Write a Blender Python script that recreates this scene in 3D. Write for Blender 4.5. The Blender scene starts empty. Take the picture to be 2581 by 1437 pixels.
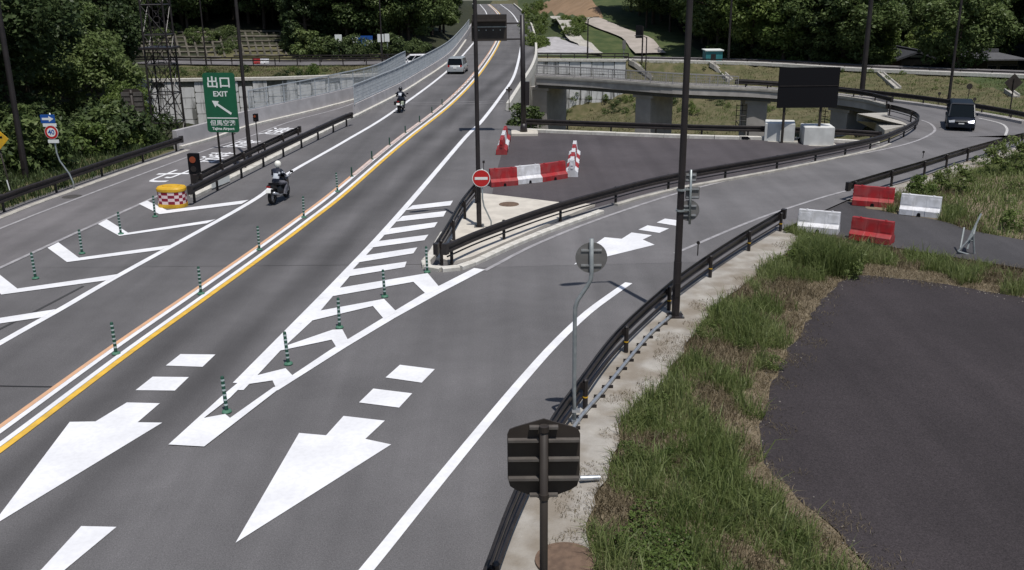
import bpy, bmesh, math, random
import numpy as np
from mathutils import Vector, Matrix
from mathutils.geometry import delaunay_2d_cdt
from mathutils.bvhtree import BVHTree
random.seed(7); rng = np.random.default_rng(7)
R = math.radians
SC = bpy.context.scene
COL = SC.collection

# ------------------------------------------------------------------ camera
PW, PH, FPX = 2581.0, 1437.0, 2425.0
PITCH, ROLL, CAMH = R(17.8), R(0.5), 9.2
_u0 = Vector((0, math.sin(PITCH), math.cos(PITCH))); _r0 = Vector((1, 0, 0))
FW = Vector((0, math.cos(PITCH), -math.sin(PITCH)))
RT = _r0*math.cos(ROLL) - _u0*math.sin(ROLL)
UP = _r0*math.sin(ROLL) + _u0*math.cos(ROLL)
CAM = Vector((0, 0, CAMH))
cd = bpy.data.cameras.new('camera'); cam = bpy.data.objects.new('camera', cd); COL.objects.link(cam)
cd.sensor_width = 36; cd.lens = 36*FPX/PW; cd.clip_end = 2000; cd.clip_start = .1
cam.matrix_world = Matrix(((RT.x, UP.x, -FW.x, 0), (RT.y, UP.y, -FW.y, 0), (RT.z, UP.z, -FW.z, CAMH), (0, 0, 0, 1)))
SC.camera = cam
# ------------------------------------------------------------------ world, sun, exposure
SUNDIR = Vector((0.15, -0.34, 1.0)).normalized()          # towards the sun
w = bpy.data.worlds.new('World'); SC.world = w; w.use_nodes = True
nt = w.node_tree; bg = nt.nodes['Background']
sky = nt.nodes.new('ShaderNodeTexSky'); sky.sky_type = 'NISHITA'; sky.sun_disc = False
sky.sun_elevation = math.asin(SUNDIR.z); sky.sun_rotation = math.atan2(SUNDIR.x, SUNDIR.y)
sky.air_density = 1.0; sky.dust_density = 1.0
nt.links.new(sky.outputs[0], bg.inputs[0]); bg.inputs[1].default_value = 0.085
sd = bpy.data.lights.new('sun', 'SUN'); so = bpy.data.objects.new('sun', sd); COL.objects.link(so)
sd.energy = 4.2; sd.angle = R(.55); sd.color = (1, .965, .91)
so.rotation_euler = (-SUNDIR).to_track_quat('-Z', 'Y').to_euler(); so.location = (20, -30, 60)
SC.view_settings.view_transform = 'Standard'; SC.view_settings.look = 'None'
SC.view_settings.exposure = 0.0; SC.view_settings.gamma = 1; SC.view_settings.use_curve_mapping = False

# ------------------------------------------------------------------ surveying helpers
def sst(t): t = min(1, max(0, t)); return t*t*(3-2*t)
def Z(x, y): return -0.75*sst((x-12)/14)*sst((y-38)/18)     # height of the paved surface: the slip road sinks towards the bridge
def ray(px, py): return FW*FPX + RT*(px-PW/2) - UP*(py-PH/2)
def T(px, py, z): d = ray(px, py); t = (z-CAMH)/d.z; return CAM + d*t
def g(px, py, h=0.0):
    """foot, on the paved surface, of the point seen at a photo position and h above it"""
    z = 0.0
    for _ in range(12):
        p = T(px, py, z+h); z = Z(p.x, p.y)
    return Vector((p.x, p.y, z))
def V(px, py, y): d = ray(px, py); t = y/d.y; return CAM + d*t
def gl(l, h=0.0): return [g(a, b, h) for a, b in l]
def onroad(p, dz=0.0): return Vector((p[0], p[1], Z(p[0], p[1])+dz))
def resample(pts, step=None, n=None):
    P = [Vector(p) for p in pts]; L = [0]
    for a, b in zip(P, P[1:]): L.append(L[-1]+(b-a).length)
    n = n or max(2, int(round(L[-1]/step))+1); out = []; j = 0
    for i in range(n):
        s = L[-1]*i/(n-1)
        while j < len(L)-2 and L[j+1] < s: j += 1
        k = (s-L[j])/max(1e-9, L[j+1]-L[j]); out.append(P[j].lerp(P[j+1], k))
    return out
def smooth(pts, step=1.0):
    P = [Vector(p) for p in pts]
    if len(P) < 3: return resample(P, step)
    Q = [P[0]*2-P[1]]+P+[P[-1]*2-P[-2]]; out = []
    for i in range(1, len(Q)-2):
        a, b, c, d = Q[i-1:i+3]
        for k in range(10):
            t = k/10
            out.append(.5*((2*b)+(c-a)*t+(2*a-5*b+4*c-d)*t*t+(3*b-a-3*c+d)*t*t*t))
    out.append(P[-1]); return resample(out, step)
def offs(pts, d):
    out = []
    for i, p in enumerate(pts):
        t = (pts[min(i+1, len(pts)-1)]-pts[max(i-1, 0)]); t.z = 0; t.normalize()
        out.append(p+Vector((t.y, -t.x, 0))*d)
    return out

# ------------------------------------------------------------------ materials
MATS = {}
def mat(name, col, rough=.6, metal=0, col2=None, scale=8.0, detail=4, bump=0, bscale=None, spec=.3, coord='Object', col3=None, scale3=.3, mix3=.5, emit=None, lo=.38, hi=.62):
    if name in MATS: return MATS[name]
    m = bpy.data.materials.new(name); m.use_nodes = True; MATS[name] = m
    t = m.node_tree; b = t.nodes['Principled BSDF']
    b.inputs['Roughness'].default_value = rough; b.inputs['Metallic'].default_value = metal
    b.inputs['Specular IOR Level'].default_value = spec
    c4 = lambda c: (c[0], c[1], c[2], 1)
    b.inputs['Base Color'].default_value = c4(col)
    tc = t.nodes.new('ShaderNodeTexCoord')
    def noise(s, d=4):
        n = t.nodes.new('ShaderNodeTexNoise'); n.inputs['Scale'].default_value = s; n.inputs['Detail'].default_value = d
        t.links.new(tc.outputs[coord], n.inputs['Vector']); return n
    out = None
    if col2:
        n = noise(scale, detail); r = t.nodes.new('ShaderNodeMapRange')
        r.inputs['From Min'].default_value = lo; r.inputs['From Max'].default_value = hi
        t.links.new(n.outputs['Fac'], r.inputs['Value'])
        x = t.nodes.new('ShaderNodeMix'); x.data_type = 'RGBA'
        x.inputs['A'].default_value = c4(col); x.inputs['B'].default_value = c4(col2)
        t.links.new(r.outputs[0], x.inputs['Factor']); out = x.outputs['Result']
        if col3:
            n3 = noise(scale3, 5); r3 = t.nodes.new('ShaderNodeMapRange')
            r3.inputs['From Min'].default_value = .42; r3.inputs['From Max'].default_value = .62; r3.inputs['To Max'].default_value = mix3
            t.links.new(n3.outputs['Fac'], r3.inputs['Value'])
            y = t.nodes.new('ShaderNodeMix'); y.data_type = 'RGBA'; y.inputs['B'].default_value = c4(col3)
            t.links.new(out, y.inputs['A']); t.links.new(r3.outputs[0], y.inputs['Factor']); out = y.outputs['Result']
        t.links.new(out, b.inputs['Base Color'])
    if bump:
        n = noise(bscale or scale*2, 5); bp = t.nodes.new('ShaderNodeBump'); bp.inputs['Strength'].default_value = bump; bp.inputs['Distance'].default_value = .03
        t.links.new(n.outputs['Fac'], bp.inputs['Height']); t.links.new(bp.outputs[0], b.inputs['Normal'])
    if emit: b.inputs['Emission Color'].default_value = c4(emit[:3]); b.inputs['Emission Strength'].default_value = emit[3]
    return m
def asphalt(name, col, tracks=None, ang=6.7, grain=.25, dark=.55, patch=None):
    """asphalt with stone speckle, slow mottling and worn wheel tracks along the driving direction"""
    m = bpy.data.materials.new(name); m.use_nodes = True; MATS[name] = m
    t = m.node_tree; b = t.nodes['Principled BSDF']; N = t.nodes.new; Lk = t.links.new
    b.inputs['Roughness'].default_value = .85; b.inputs['Specular IOR Level'].default_value = .25
    tc = N('ShaderNodeTexCoord')
    def noise(s, d, vec=None):
        n = N('ShaderNodeTexNoise'); n.inputs['Scale'].default_value = s; n.inputs['Detail'].default_value = d
        Lk(vec or tc.outputs['Object'], n.inputs['Vector']); return n
    def rng_(v, a, b_, c, d):
        r = N('ShaderNodeMapRange'); r.inputs['From Min'].default_value = a; r.inputs['From Max'].default_value = b_
        r.inputs['To Min'].default_value = c; r.inputs['To Max'].default_value = d; Lk(v, r.inputs['Value']); return r.outputs[0]
    def mul(a, c):
        x = N('ShaderNodeMath'); x.operation = 'MULTIPLY'; Lk(a, x.inputs[0]); Lk(c, x.inputs[1]); return x.outputs[0]
    f = mul(rng_(noise(42, 3).outputs['Fac'], .3, .7, 1-grain, 1+grain), rng_(noise(.22, 5).outputs['Fac'], .35, .65, .86, 1.1))
    mp = N('ShaderNodeMapping'); mp.inputs['Rotation'].default_value = (0, 0, R(ang)); mp.inputs['Scale'].default_value = (1, .035, 1); Lk(tc.outputs['Object'], mp.inputs[0])
    f = mul(f, rng_(noise(1.1, 4, mp.outputs[0]).outputs['Fac'], .35, .65, .9, 1.08))
    vo = N('ShaderNodeTexVoronoi'); vo.inputs['Scale'].default_value = 26; Lk(tc.outputs['Object'], vo.inputs['Vector'])
    f = mul(f, rng_(vo.outputs['Distance'], 0, .25, 1+grain*1.6, 1))
    f = mul(f, rng_(noise(1.7, 6).outputs['Fac'], .35, .68, .965, 1.04)); f = mul(f, rng_(noise(16, 4).outputs['Fac'], .3, .7, 1-grain*.25, 1+grain*.25))
    if tracks:
        vr = N('ShaderNodeVectorRotate'); vr.rotation_type = 'Z_AXIS'; vr.inputs['Angle'].default_value = R(ang); Lk(tc.outputs['Object'], vr.inputs['Vector'])
        sx = N('ShaderNodeSeparateXYZ'); Lk(vr.outputs[0], sx.inputs[0])
        for c, wd, k in tracks:
            su = N('ShaderNodeMath'); su.operation = 'SUBTRACT'; Lk(sx.outputs[0], su.inputs[0]); su.inputs[1].default_value = c
            ab = N('ShaderNodeMath'); ab.operation = 'ABSOLUTE'; Lk(su.outputs[0], ab.inputs[0])
            r = N('ShaderNodeMapRange'); r.interpolation_type = 'SMOOTHSTEP'; r.inputs['From Min'].default_value = 0; r.inputs['From Max'].default_value = wd
            r.inputs['To Min'].default_value = k; r.inputs['To Max'].default_value = 1; Lk(ab.outputs[0], r.inputs['Value']); f = mul(f, r.outputs[0])
    hs = N('ShaderNodeMix'); hs.data_type = 'RGBA'; hs.blend_type = 'MULTIPLY'; hs.inputs['Factor'].default_value = 1
    hs.inputs['A'].default_value = (*col, 1); Lk(f, hs.inputs['B']); Lk(hs.outputs['Result'], b.inputs['Base Color'])
    bp = N('ShaderNodeBump'); bp.inputs['Strength'].default_value = .35; bp.inputs['Distance'].default_value = .01
    Lk(noise(60, 3).outputs['Fac'], bp.inputs['Height']); Lk(bp.outputs[0], b.inputs['Normal'])
    return m
def leafmat(name, c1, c2, c3, trans=.35):
    m = bpy.data.materials.new(name); m.use_nodes = True; MATS[name] = m
    t = m.node_tree; N = t.nodes.new; Lk = t.links.new; t.nodes.remove(t.nodes['Principled BSDF'])
    ge = N('ShaderNodeNewGeometry'); oi = N('ShaderNodeObjectInfo'); tc = N('ShaderNodeTexCoord')
    cr = N('ShaderNodeValToRGB'); e = cr.color_ramp.elements
    e[0].color = (*c1, 1); e[1].color = (*c3, 1); x = e.new(.5); x.color = (*c2, 1)
    no = N('ShaderNodeTexNoise'); no.inputs['Scale'].default_value = .45; no.inputs['Detail'].default_value = 2; Lk(tc.outputs['Object'], no.inputs['Vector'])
    def ma(op, a, b_):
        q = N('ShaderNodeMath'); q.operation = op
        for i, v in enumerate((a, b_)):
            if isinstance(v, (int, float)): q.inputs[i].default_value = v
            else: Lk(v, q.inputs[i])
        return q.outputs[0]
    v = ma('ADD', ma('MULTIPLY', ge.outputs['Random Per Island'], .4), ma('MULTIPLY', oi.outputs['Random'], .35))
    v = ma('ADD', v, ma('SUBTRACT', ma('MULTIPLY', no.outputs['Fac'], 1.1), .42))
    Lk(v, cr.inputs[0])
    df = N('ShaderNodeBsdfDiffuse'); tr = N('ShaderNodeBsdfTranslucent'); gl_ = N('ShaderNodeBsdfGlossy'); gl_.inputs['Roughness'].default_value = .45
    Lk(cr.outputs[0], df.inputs[0]); Lk(cr.outputs[0], tr.inputs[0])
    mx = N('ShaderNodeMixShader'); mx.inputs[0].default_value = trans; Lk(df.outputs[0], mx.inputs[1]); Lk(tr.outputs[0], mx.inputs[2])
    m2 = N('ShaderNodeMixShader'); m2.inputs[0].default_value = .012; Lk(mx.outputs[0], m2.inputs[1]); Lk(gl_.outputs[0], m2.inputs[2])
    Lk(m2.outputs[0], t.nodes['Material Output'].inputs[0]); return m

A_MAIN = asphalt('asphalt_main', (.119, .1145, .1175), tracks=[(-11.75, .95, .64), (-9.95, .85, .66), (-14.7, 2.4, .86), (-15.5, .6, .95), (-13.9, .6, .95)])
A_RAMP = asphalt('asphalt_slip_road', (.138, .1325, .136), grain=.2)
A_EXIT = asphalt('asphalt_exit', (.140, .132, .136), grain=.15)
A_LOT = asphalt('asphalt_new', (.072, .063, .067), grain=.2)
A_LOT2 = asphalt('asphalt_dark', (.0360, .0300, .0320), grain=.4, ang=70)
A_PATH = asphalt('asphalt_path', (.058, .055, .058), grain=.25, ang=60)
M_WHITE = mat('road_paint_white', (.74, .74, .76), .6, col2=(.66, .66, .68), scale=1.0, detail=9, col3=(.40, .395, .40), scale3=9, mix3=.14)
M_PARA = mat('parapet_concrete', (.40, .385, .395), .9, col2=(.33, .318, .325), scale=1.5, detail=8, col3=(.25, .24, .24), scale3=.5, mix3=.4)
M_WHITE2 = mat('road_paint_faded', (.48, .47, .46), .65, col2=(.40, .39, .38), scale=3, detail=8)
M_WORN = mat('road_paint_worn', (.34, .33, .34), .7, col2=(.25, .24, .25), scale=3, detail=8)
M_YEL = mat('road_paint_yellow', (.70, .43, .06), .6, col2=(.55, .34, .06), scale=3, detail=8)
M_ORG = mat('road_paint_orange', (.62, .36, .21), .6, col2=(.54, .33, .21), scale=3, detail=8)
M_BROWN = mat('dark_brown_steel', (.018, .015, .015), .42, col2=(.028, .023, .022), scale=3, spec=.35)
M_BROWN2 = mat('dark_brown_panel', (.030, .024, .021), .55, col2=(.040, .033, .028), scale=2)
M_POLE = mat('black_brown_pole', (.018, .014, .015), .45, col2=(.026, .021, .021), scale=2, spec=.45)
M_GALV = mat('galvanised_steel', (.30, .33, .33), .45, .6, col2=(.42, .45, .45), scale=7)
M_GPOLE = mat('weathered_grey_pole', (.21, .23, .235), .55, .2, col2=(.28, .30, .305), scale=7)
M_FENCE = mat('pale_fence_wire', (.40, .43, .46), .6, .1, col2=(.33, .36, .39), scale=2)
M_STEEL = mat('bright_steel', (.55, .57, .60), .35, .7, col2=(.42, .44, .47), scale=9)
M_CONC = mat('concrete', (.42, .40, .36), .9, col2=(.34, .32, .29), scale=3, detail=8, bump=.25, bscale=30, col3=(.25, .235, .21), scale3=.6, mix3=.45)
M_CONCP = mat('concrete_pale', (.56, .54, .50), .9, col2=(.45, .43, .39), scale=4, detail=8, bump=.2, bscale=30)
M_SLAB = mat('concrete_slab', (.54, .50, .44), .9, col2=(.46, .425, .375), scale=2, detail=8, bump=.15, bscale=40)
M_VERGE = mat('concrete_verge', (.36, .34, .31), .95, col2=(.285, .265, .24), scale=2.2, detail=9, bump=.4, bscale=18, col3=(.19, .16, .125), scale3=.9, mix3=.8)
M_RIB = mat('sign_rib', (.085, .076, .070), .5, col2=(.11, .10, .092), scale=5)  # coloured lighter than the panel to imitate sunlit ribs
M_CONCB = mat('concrete_bridge', (.40, .375, .36), .9, col2=(.32, .30, .29), scale=1.2, detail=8, col3=(.21, .20, .19), scale3=.5, mix3=.5)
M_PANEL = mat('wall_panel_concrete', (.50, .49, .47), .9, col2=(.40, .39, .37), scale=.9, detail=8, col3=(.16, .16, .14), scale3=.5, mix3=.8)
def streaky(name, c1, c2, c3):
    m = mat(name, c1, .9, col2=c2, scale=.9, detail=8); t = m.node_tree; b = t.nodes['Principled BSDF']; N = t.nodes.new; Lk = t.links.new
    src = b.inputs['Base Color'].links[0].from_socket; tc = N('ShaderNodeNewGeometry'); mp = N('ShaderNodeMapping'); mp.inputs['Scale'].default_value = (1.5, 1.5, .16); Lk(tc.outputs['Position'], mp.inputs[0])
    n = N('ShaderNodeTexNoise'); n.inputs['Scale'].default_value = 1.0; n.inputs['Detail'].default_value = 6; n.inputs['Roughness'].default_value = .65; Lk(mp.outputs[0], n.inputs['Vector'])
    r = N('ShaderNodeMapRange'); r.inputs['From Min'].default_value = .53; r.inputs['From Max'].default_value = .63; r.inputs['To Max'].default_value = .85; Lk(n.outputs['Fac'], r.inputs['Value'])
    x = N('ShaderNodeMix'); x.data_type = 'RGBA'; x.inputs['B'].default_value = (*c3, 1); Lk(src, x.inputs['A']); Lk(r.outputs[0], x.inputs['Factor']); Lk(x.outputs['Result'], b.inputs['Base Color']); return m
M_PANEL = streaky('stained_panel', (.64, .64, .64), (.53, .53, .53), (.08, .08, .07))
M_JOINT = mat('wall_joint', (.10, .10, .085), .95, col2=(.16, .155, .13), scale=2)
M_BLOCK = mat('white_concrete_block', (.60, .60, .58), .9, col2=(.50, .50, .48), scale=2, detail=8, bump=.1)
M_RED = mat('red_plastic', (.33, .018, .022), .55, col2=(.25, .022, .026), scale=3, detail=6, spec=.3, col3=(.28, .10, .095), scale3=2.5, mix3=.35)
M_WPL = mat('white_plastic', (.66, .66, .69), .55, col2=(.54, .54, .57), scale=3, detail=7, spec=.3, col3=(.44, .43, .41), scale3=3, mix3=.35)
M_BLACK = mat('black_plastic', (.008, .008, .010), .8, spec=.12)
M_RUB = mat('tyre_rubber', (.014, .014, .015), .8)
M_GREEN = mat('sign_green', (.010, .105, .050), .45, col2=(.012, .092, .045), scale=1.2, spec=.4)
M_SIGNW = mat('sign_white', (.70, .72, .70), .5)
M_BLUE = mat('sign_blue', (.015, .085, .33), .45, col2=(.02, .075, .28), scale=2)
M_SRED = mat('sign_red', (.45, .02, .02), .45)
M_SBACK = mat('sign_back_grey', (.16, .155, .15), .6, col2=(.13, .125, .12), scale=4)
M_SYEL = mat('sign_yellow', (.62, .36, .02), .5, col2=(.52, .31, .03), scale=5)
M_CHECKR = mat('crash_drum_red', (.20, .012, .03), .5); M_CHECKW = mat('crash_drum_white', (.62, .50, .50), .5)
M_DGREEN = mat('post_green', (.012, .055, .038), .5, col2=(.02, .075, .05), scale=6); M_BAND = mat('reflective_band', (.40, .47, .46), .4)
M_AMBER = mat('amber_lens', (.26, .055, .02), .3, spec=.6)
M_GLASS = mat('dark_car_glass', (.006, .009, .012), .05, spec=.06)
M_SILVER = mat('silver_car_paint', (.36, .38, .39), .35, .3, spec=.5)
M_NAVY = mat('dark_van_paint', (.008, .011, .018), .4, .0, spec=.3)
M_LAMP = mat('lamp_lens', (.7, .72, .75), .15, spec=.8); M_TAIL = mat('tail_lens', (.35, .01, .01), .25)
M_PLATE = mat('plate_white', (.75, .75, .72), .5)
M_LIT = mat('lit_headlamp', (.8, .8, .9), .3, emit=(.85, .85, 1, 6))
M_RUST = mat('rusty_iron', (.105, .070, .050), .85, col2=(.15, .10, .07), scale=7, detail=7, bump=.2)
M_BARK = mat('bark', (.055, .042, .032), .95, col2=(.09, .07, .055), scale=5, bump=.4)
M_ROOF = mat('roof_tile_dark', (.035, .036, .042), .6, col2=(.055, .056, .062), scale=4, detail=6)
M_ROOF2 = mat('roof_tile_grey', (.075, .075, .082), .7, col2=(.10, .10, .105), scale=4, detail=6)
M_PLAST = mat('plaster', (.30, .29, .27), .9, col2=(.24, .23, .21), scale=2); M_TIMB = mat('old_timber', (.06, .045, .035), .9, col2=(.085, .065, .05), scale=3)
M_TEAL = mat('teal_paint', (.03, .16, .17), .5, col2=(.04, .19, .2), scale=2)
L_A = leafmat('leaf_green', (.040, .062, .022), (.092, .130, .044), (.185, .23, .088))
L_B = leafmat('leaf_dark', (.024, .040, .018), (.060, .088, .035), (.13, .165, .066))
L_C = leafmat('leaf_bright', (.055, .090, .024), (.11, .155, .042), (.19, .235, .075))
L_G = leafmat('grass_green', (.072, .100, .028), (.155, .195, .066), (.28, .30, .14), .45)
L_D = leafmat('grass_dry', (.085, .066, .040), (.155, .125, .078), (.26, .215, .15), .25)

# ------------------------------------------------------------------ mesh helpers
class MB:
    def __init__(s): s.v = []; s.f = []; s.m = []
    def add(s, vs, fs, m=0):
        o = len(s.v); s.v += [tuple(v) for v in vs]; s.f += [tuple(o+i for i in f) for f in fs]; s.m += [m]*len(fs); return s
    def box(s, x0, x1, y0, y1, z0, z1, m=0, M=None):
        vs = [Vector((x, y, z)) for z in (z0, z1) for x, y in ((x0, y0), (x1, y0), (x1, y1), (x0, y1))]
        if M: vs = [M @ v for v in vs]
        return s.add(vs, [(3, 2, 1, 0), (4, 5, 6, 7), (0, 1, 5, 4), (1, 2, 6, 5), (2, 3, 7, 6), (3, 0, 4, 7)], m)
    def cyl(s, p0, p1, r0, r1=None, n=10, m=0, caps=True):
        p0 = Vector(p0); p1 = Vector(p1); r1 = r0 if r1 is None else r1
        q = (p1-p0).to_track_quat('Z', 'Y'); a = []
        for p, r in ((p0, r0), (p1, r1)):
            a += [p+q @ Vector((r*math.cos(2*math.pi*k/n), r*math.sin(2*math.pi*k/n), 0)) for k in range(n)]
        f = [(k, (k+1) % n, n+(k+1) % n, n+k) for k in range(n)]
        if caps: f += [tuple(range(n-1, -1, -1)), tuple(range(n, 2*n))]
        return s.add(a, f, m)
    def tube(s, pts, r, n=8, m=0):
        P = [Vector(p) for p in pts]; rr = r if isinstance(r, (list, tuple)) else [r]*len(P); vs = []; f = []
        for i, p in enumerate(P):
            t = (P[min(i+1, len(P)-1)]-P[max(0, i-1)]).normalized()
            a = t.cross(Vector((.13, .97, .21))); a.normalize(); b = t.cross(a)
            vs += [p+(a*math.cos(2*math.pi*k/n)+b*math.sin(2*math.pi*k/n))*rr[i] for k in range(n)]
        for i in range(len(P)-1):
            f += [(i*n+k, i*n+(k+1) % n, (i+1)*n+(k+1) % n, (i+1)*n+k) for k in range(n)]
        f += [tuple(range(n-1, -1, -1)), tuple(range((len(P)-1)*n, len(P)*n))]
        return s.add(vs, f, m)
    def prism(s, poly, ext, m=0):
        n = len(poly); e = Vector(ext); a = [Vector(p) for p in poly]
        return s.add(a+[p+e for p in a], [tuple(range(n-1, -1, -1)), tuple(range(n, 2*n))]+[(k, (k+1) % n, n+(k+1) % n, n+k) for k in range(n)], m)
    def sweep(s, path, prof, m=0, caps=True, closed=True):
        n = len(prof); vs = []; f = []
        for i, p in enumerate(path):
            t = path[min(i+1, len(path)-1)]-path[max(0, i-1)]; t.z = 0; t.normalize(); nn = Vector((t.y, -t.x, 0))
            vs += [p+nn*u+Vector((0, 0, v)) for u, v in prof]
        for i in range(len(path)-1):
            f += [(i*n+k, i*n+(k+1) % n, (i+1)*n+(k+1) % n, (i+1)*n+k) for k in range(n if closed else n-1)]
        if caps and closed: f += [tuple(range(n-1, -1, -1)), tuple(range((len(path)-1)*n, len(path)*n))]
        return s.add(vs, f, m)
    def lathe(s, prof, n=16, m=0, at=(0, 0, 0)):
        c = Vector(at); k0 = len(prof)
        vs = [c+Vector((r*math.cos(2*math.pi*k/n), r*math.sin(2*math.pi*k/n), z)) for k in range(n) for r, z in prof]
        f = [(k*k0+i, ((k+1) % n)*k0+i, ((k+1) % n)*k0+i+1, k*k0+i+1) for k in range(n) for i in range(k0-1)]
        return s.add(vs, f, m)
    def loft(s, secs, m=0, caps=True):
        n = len(secs[0]); vs = [v for q in secs for v in q]; f = []
        for i in range(len(secs)-1):
            f += [(i*n+k, i*n+(k+1) % n, (i+1)*n+(k+1) % n, (i+1)*n+k) for k in range(n)]
        if caps: f += [tuple(range(n-1, -1, -1)), tuple(range((len(secs)-1)*n, len(secs)*n))]
        return s.add(vs, f, m)
    def mesh(s, name, mats, smooth=False, fix=True):
        me = bpy.data.meshes.new(name); me.from_pydata(s.v, [], s.f)
        for x in (mats if isinstance(mats, (list, tuple)) else [mats]): me.materials.append(x)
        me.polygons.foreach_set('material_index', s.m)
        if fix:
            b = bmesh.new(); b.from_mesh(me); bmesh.ops.recalc_face_normals(b, faces=b.faces); b.to_mesh(me); b.free()
        if smooth: me.polygons.foreach_set('use_smooth', [True]*len(me.polygons))
        me.update(); return me
    def build(s, name, mats, parent=None, smooth=False, fix=True):
        return link(name, s.mesh(name, mats, smooth, fix), parent)
def link(name, me, parent=None, M=None):
    o = bpy.data.objects.new(name, me); COL.objects.link(o)
    if parent: o.parent = parent
    if M is not None: o.matrix_local = M
    return o
def tag(o, label=None, cat=None, group=None, kind=None):
    if label: o['label'] = label
    if cat: o['category'] = cat
    if group: o['group'] = group
    if kind: o['kind'] = kind
    return o
def thing(name, label, cat, loc=(0, 0, 0), rz=0.0, group=None):
    o = bpy.data.objects.new(name, None); COL.objects.link(o); o.empty_display_size = .2
    o.location = loc; o.rotation_euler = (0, 0, rz); return tag(o, label, cat, group)
def copy_tree(o, parent=None):
    c = o.copy(); COL.objects.link(c); c.parent = parent
    for ch in list(o.children): copy_tree(ch, c)
    return c
def npmesh(name, v, faces_flat, loop_tot, mats):
    me = bpy.data.meshes.new(name); nl = len(faces_flat); npoly = len(loop_tot)
    me.vertices.add(len(v)); me.vertices.foreach_set('co', np.asarray(v, np.float32).ravel())
    me.loops.add(nl); me.loops.foreach_set('vertex_index', np.asarray(faces_flat, np.int32))
    me.polygons.add(npoly); ls = np.concatenate([[0], np.cumsum(loop_tot)[:-1]]).astype(np.int32)
    me.polygons.foreach_set('loop_start', ls); me.polygons.foreach_set('loop_total', np.asarray(loop_tot, np.int32))
    for m in mats: me.materials.append(m)
    me.update(calc_edges=True); me.validate(); return me
def text_mesh(body, size, m, name, parent, M, ext=.002, sx=1.0, bold=.0):
    c = bpy.data.curves.new('t', 'FONT'); c.body = body; c.size = size; c.align_x = 'CENTER'; c.align_y = 'CENTER'; c.extrude = ext; c.offset = bold; c.resolution_u = 3
    o = bpy.data.objects.new('t', c); COL.objects.link(o); dg = bpy.context.evaluated_depsgraph_get(); dg.update()
    me = bpy.data.meshes.new_from_object(o.evaluated_get(dg)); bpy.data.objects.remove(o); bpy.data.curves.remove(c)
    me.materials.clear(); me.materials.append(m)
    if sx != 1.0: me.transform(Matrix.Scale(sx, 4, (1, 0, 0)))
    return link(name, me, parent, M)

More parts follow.
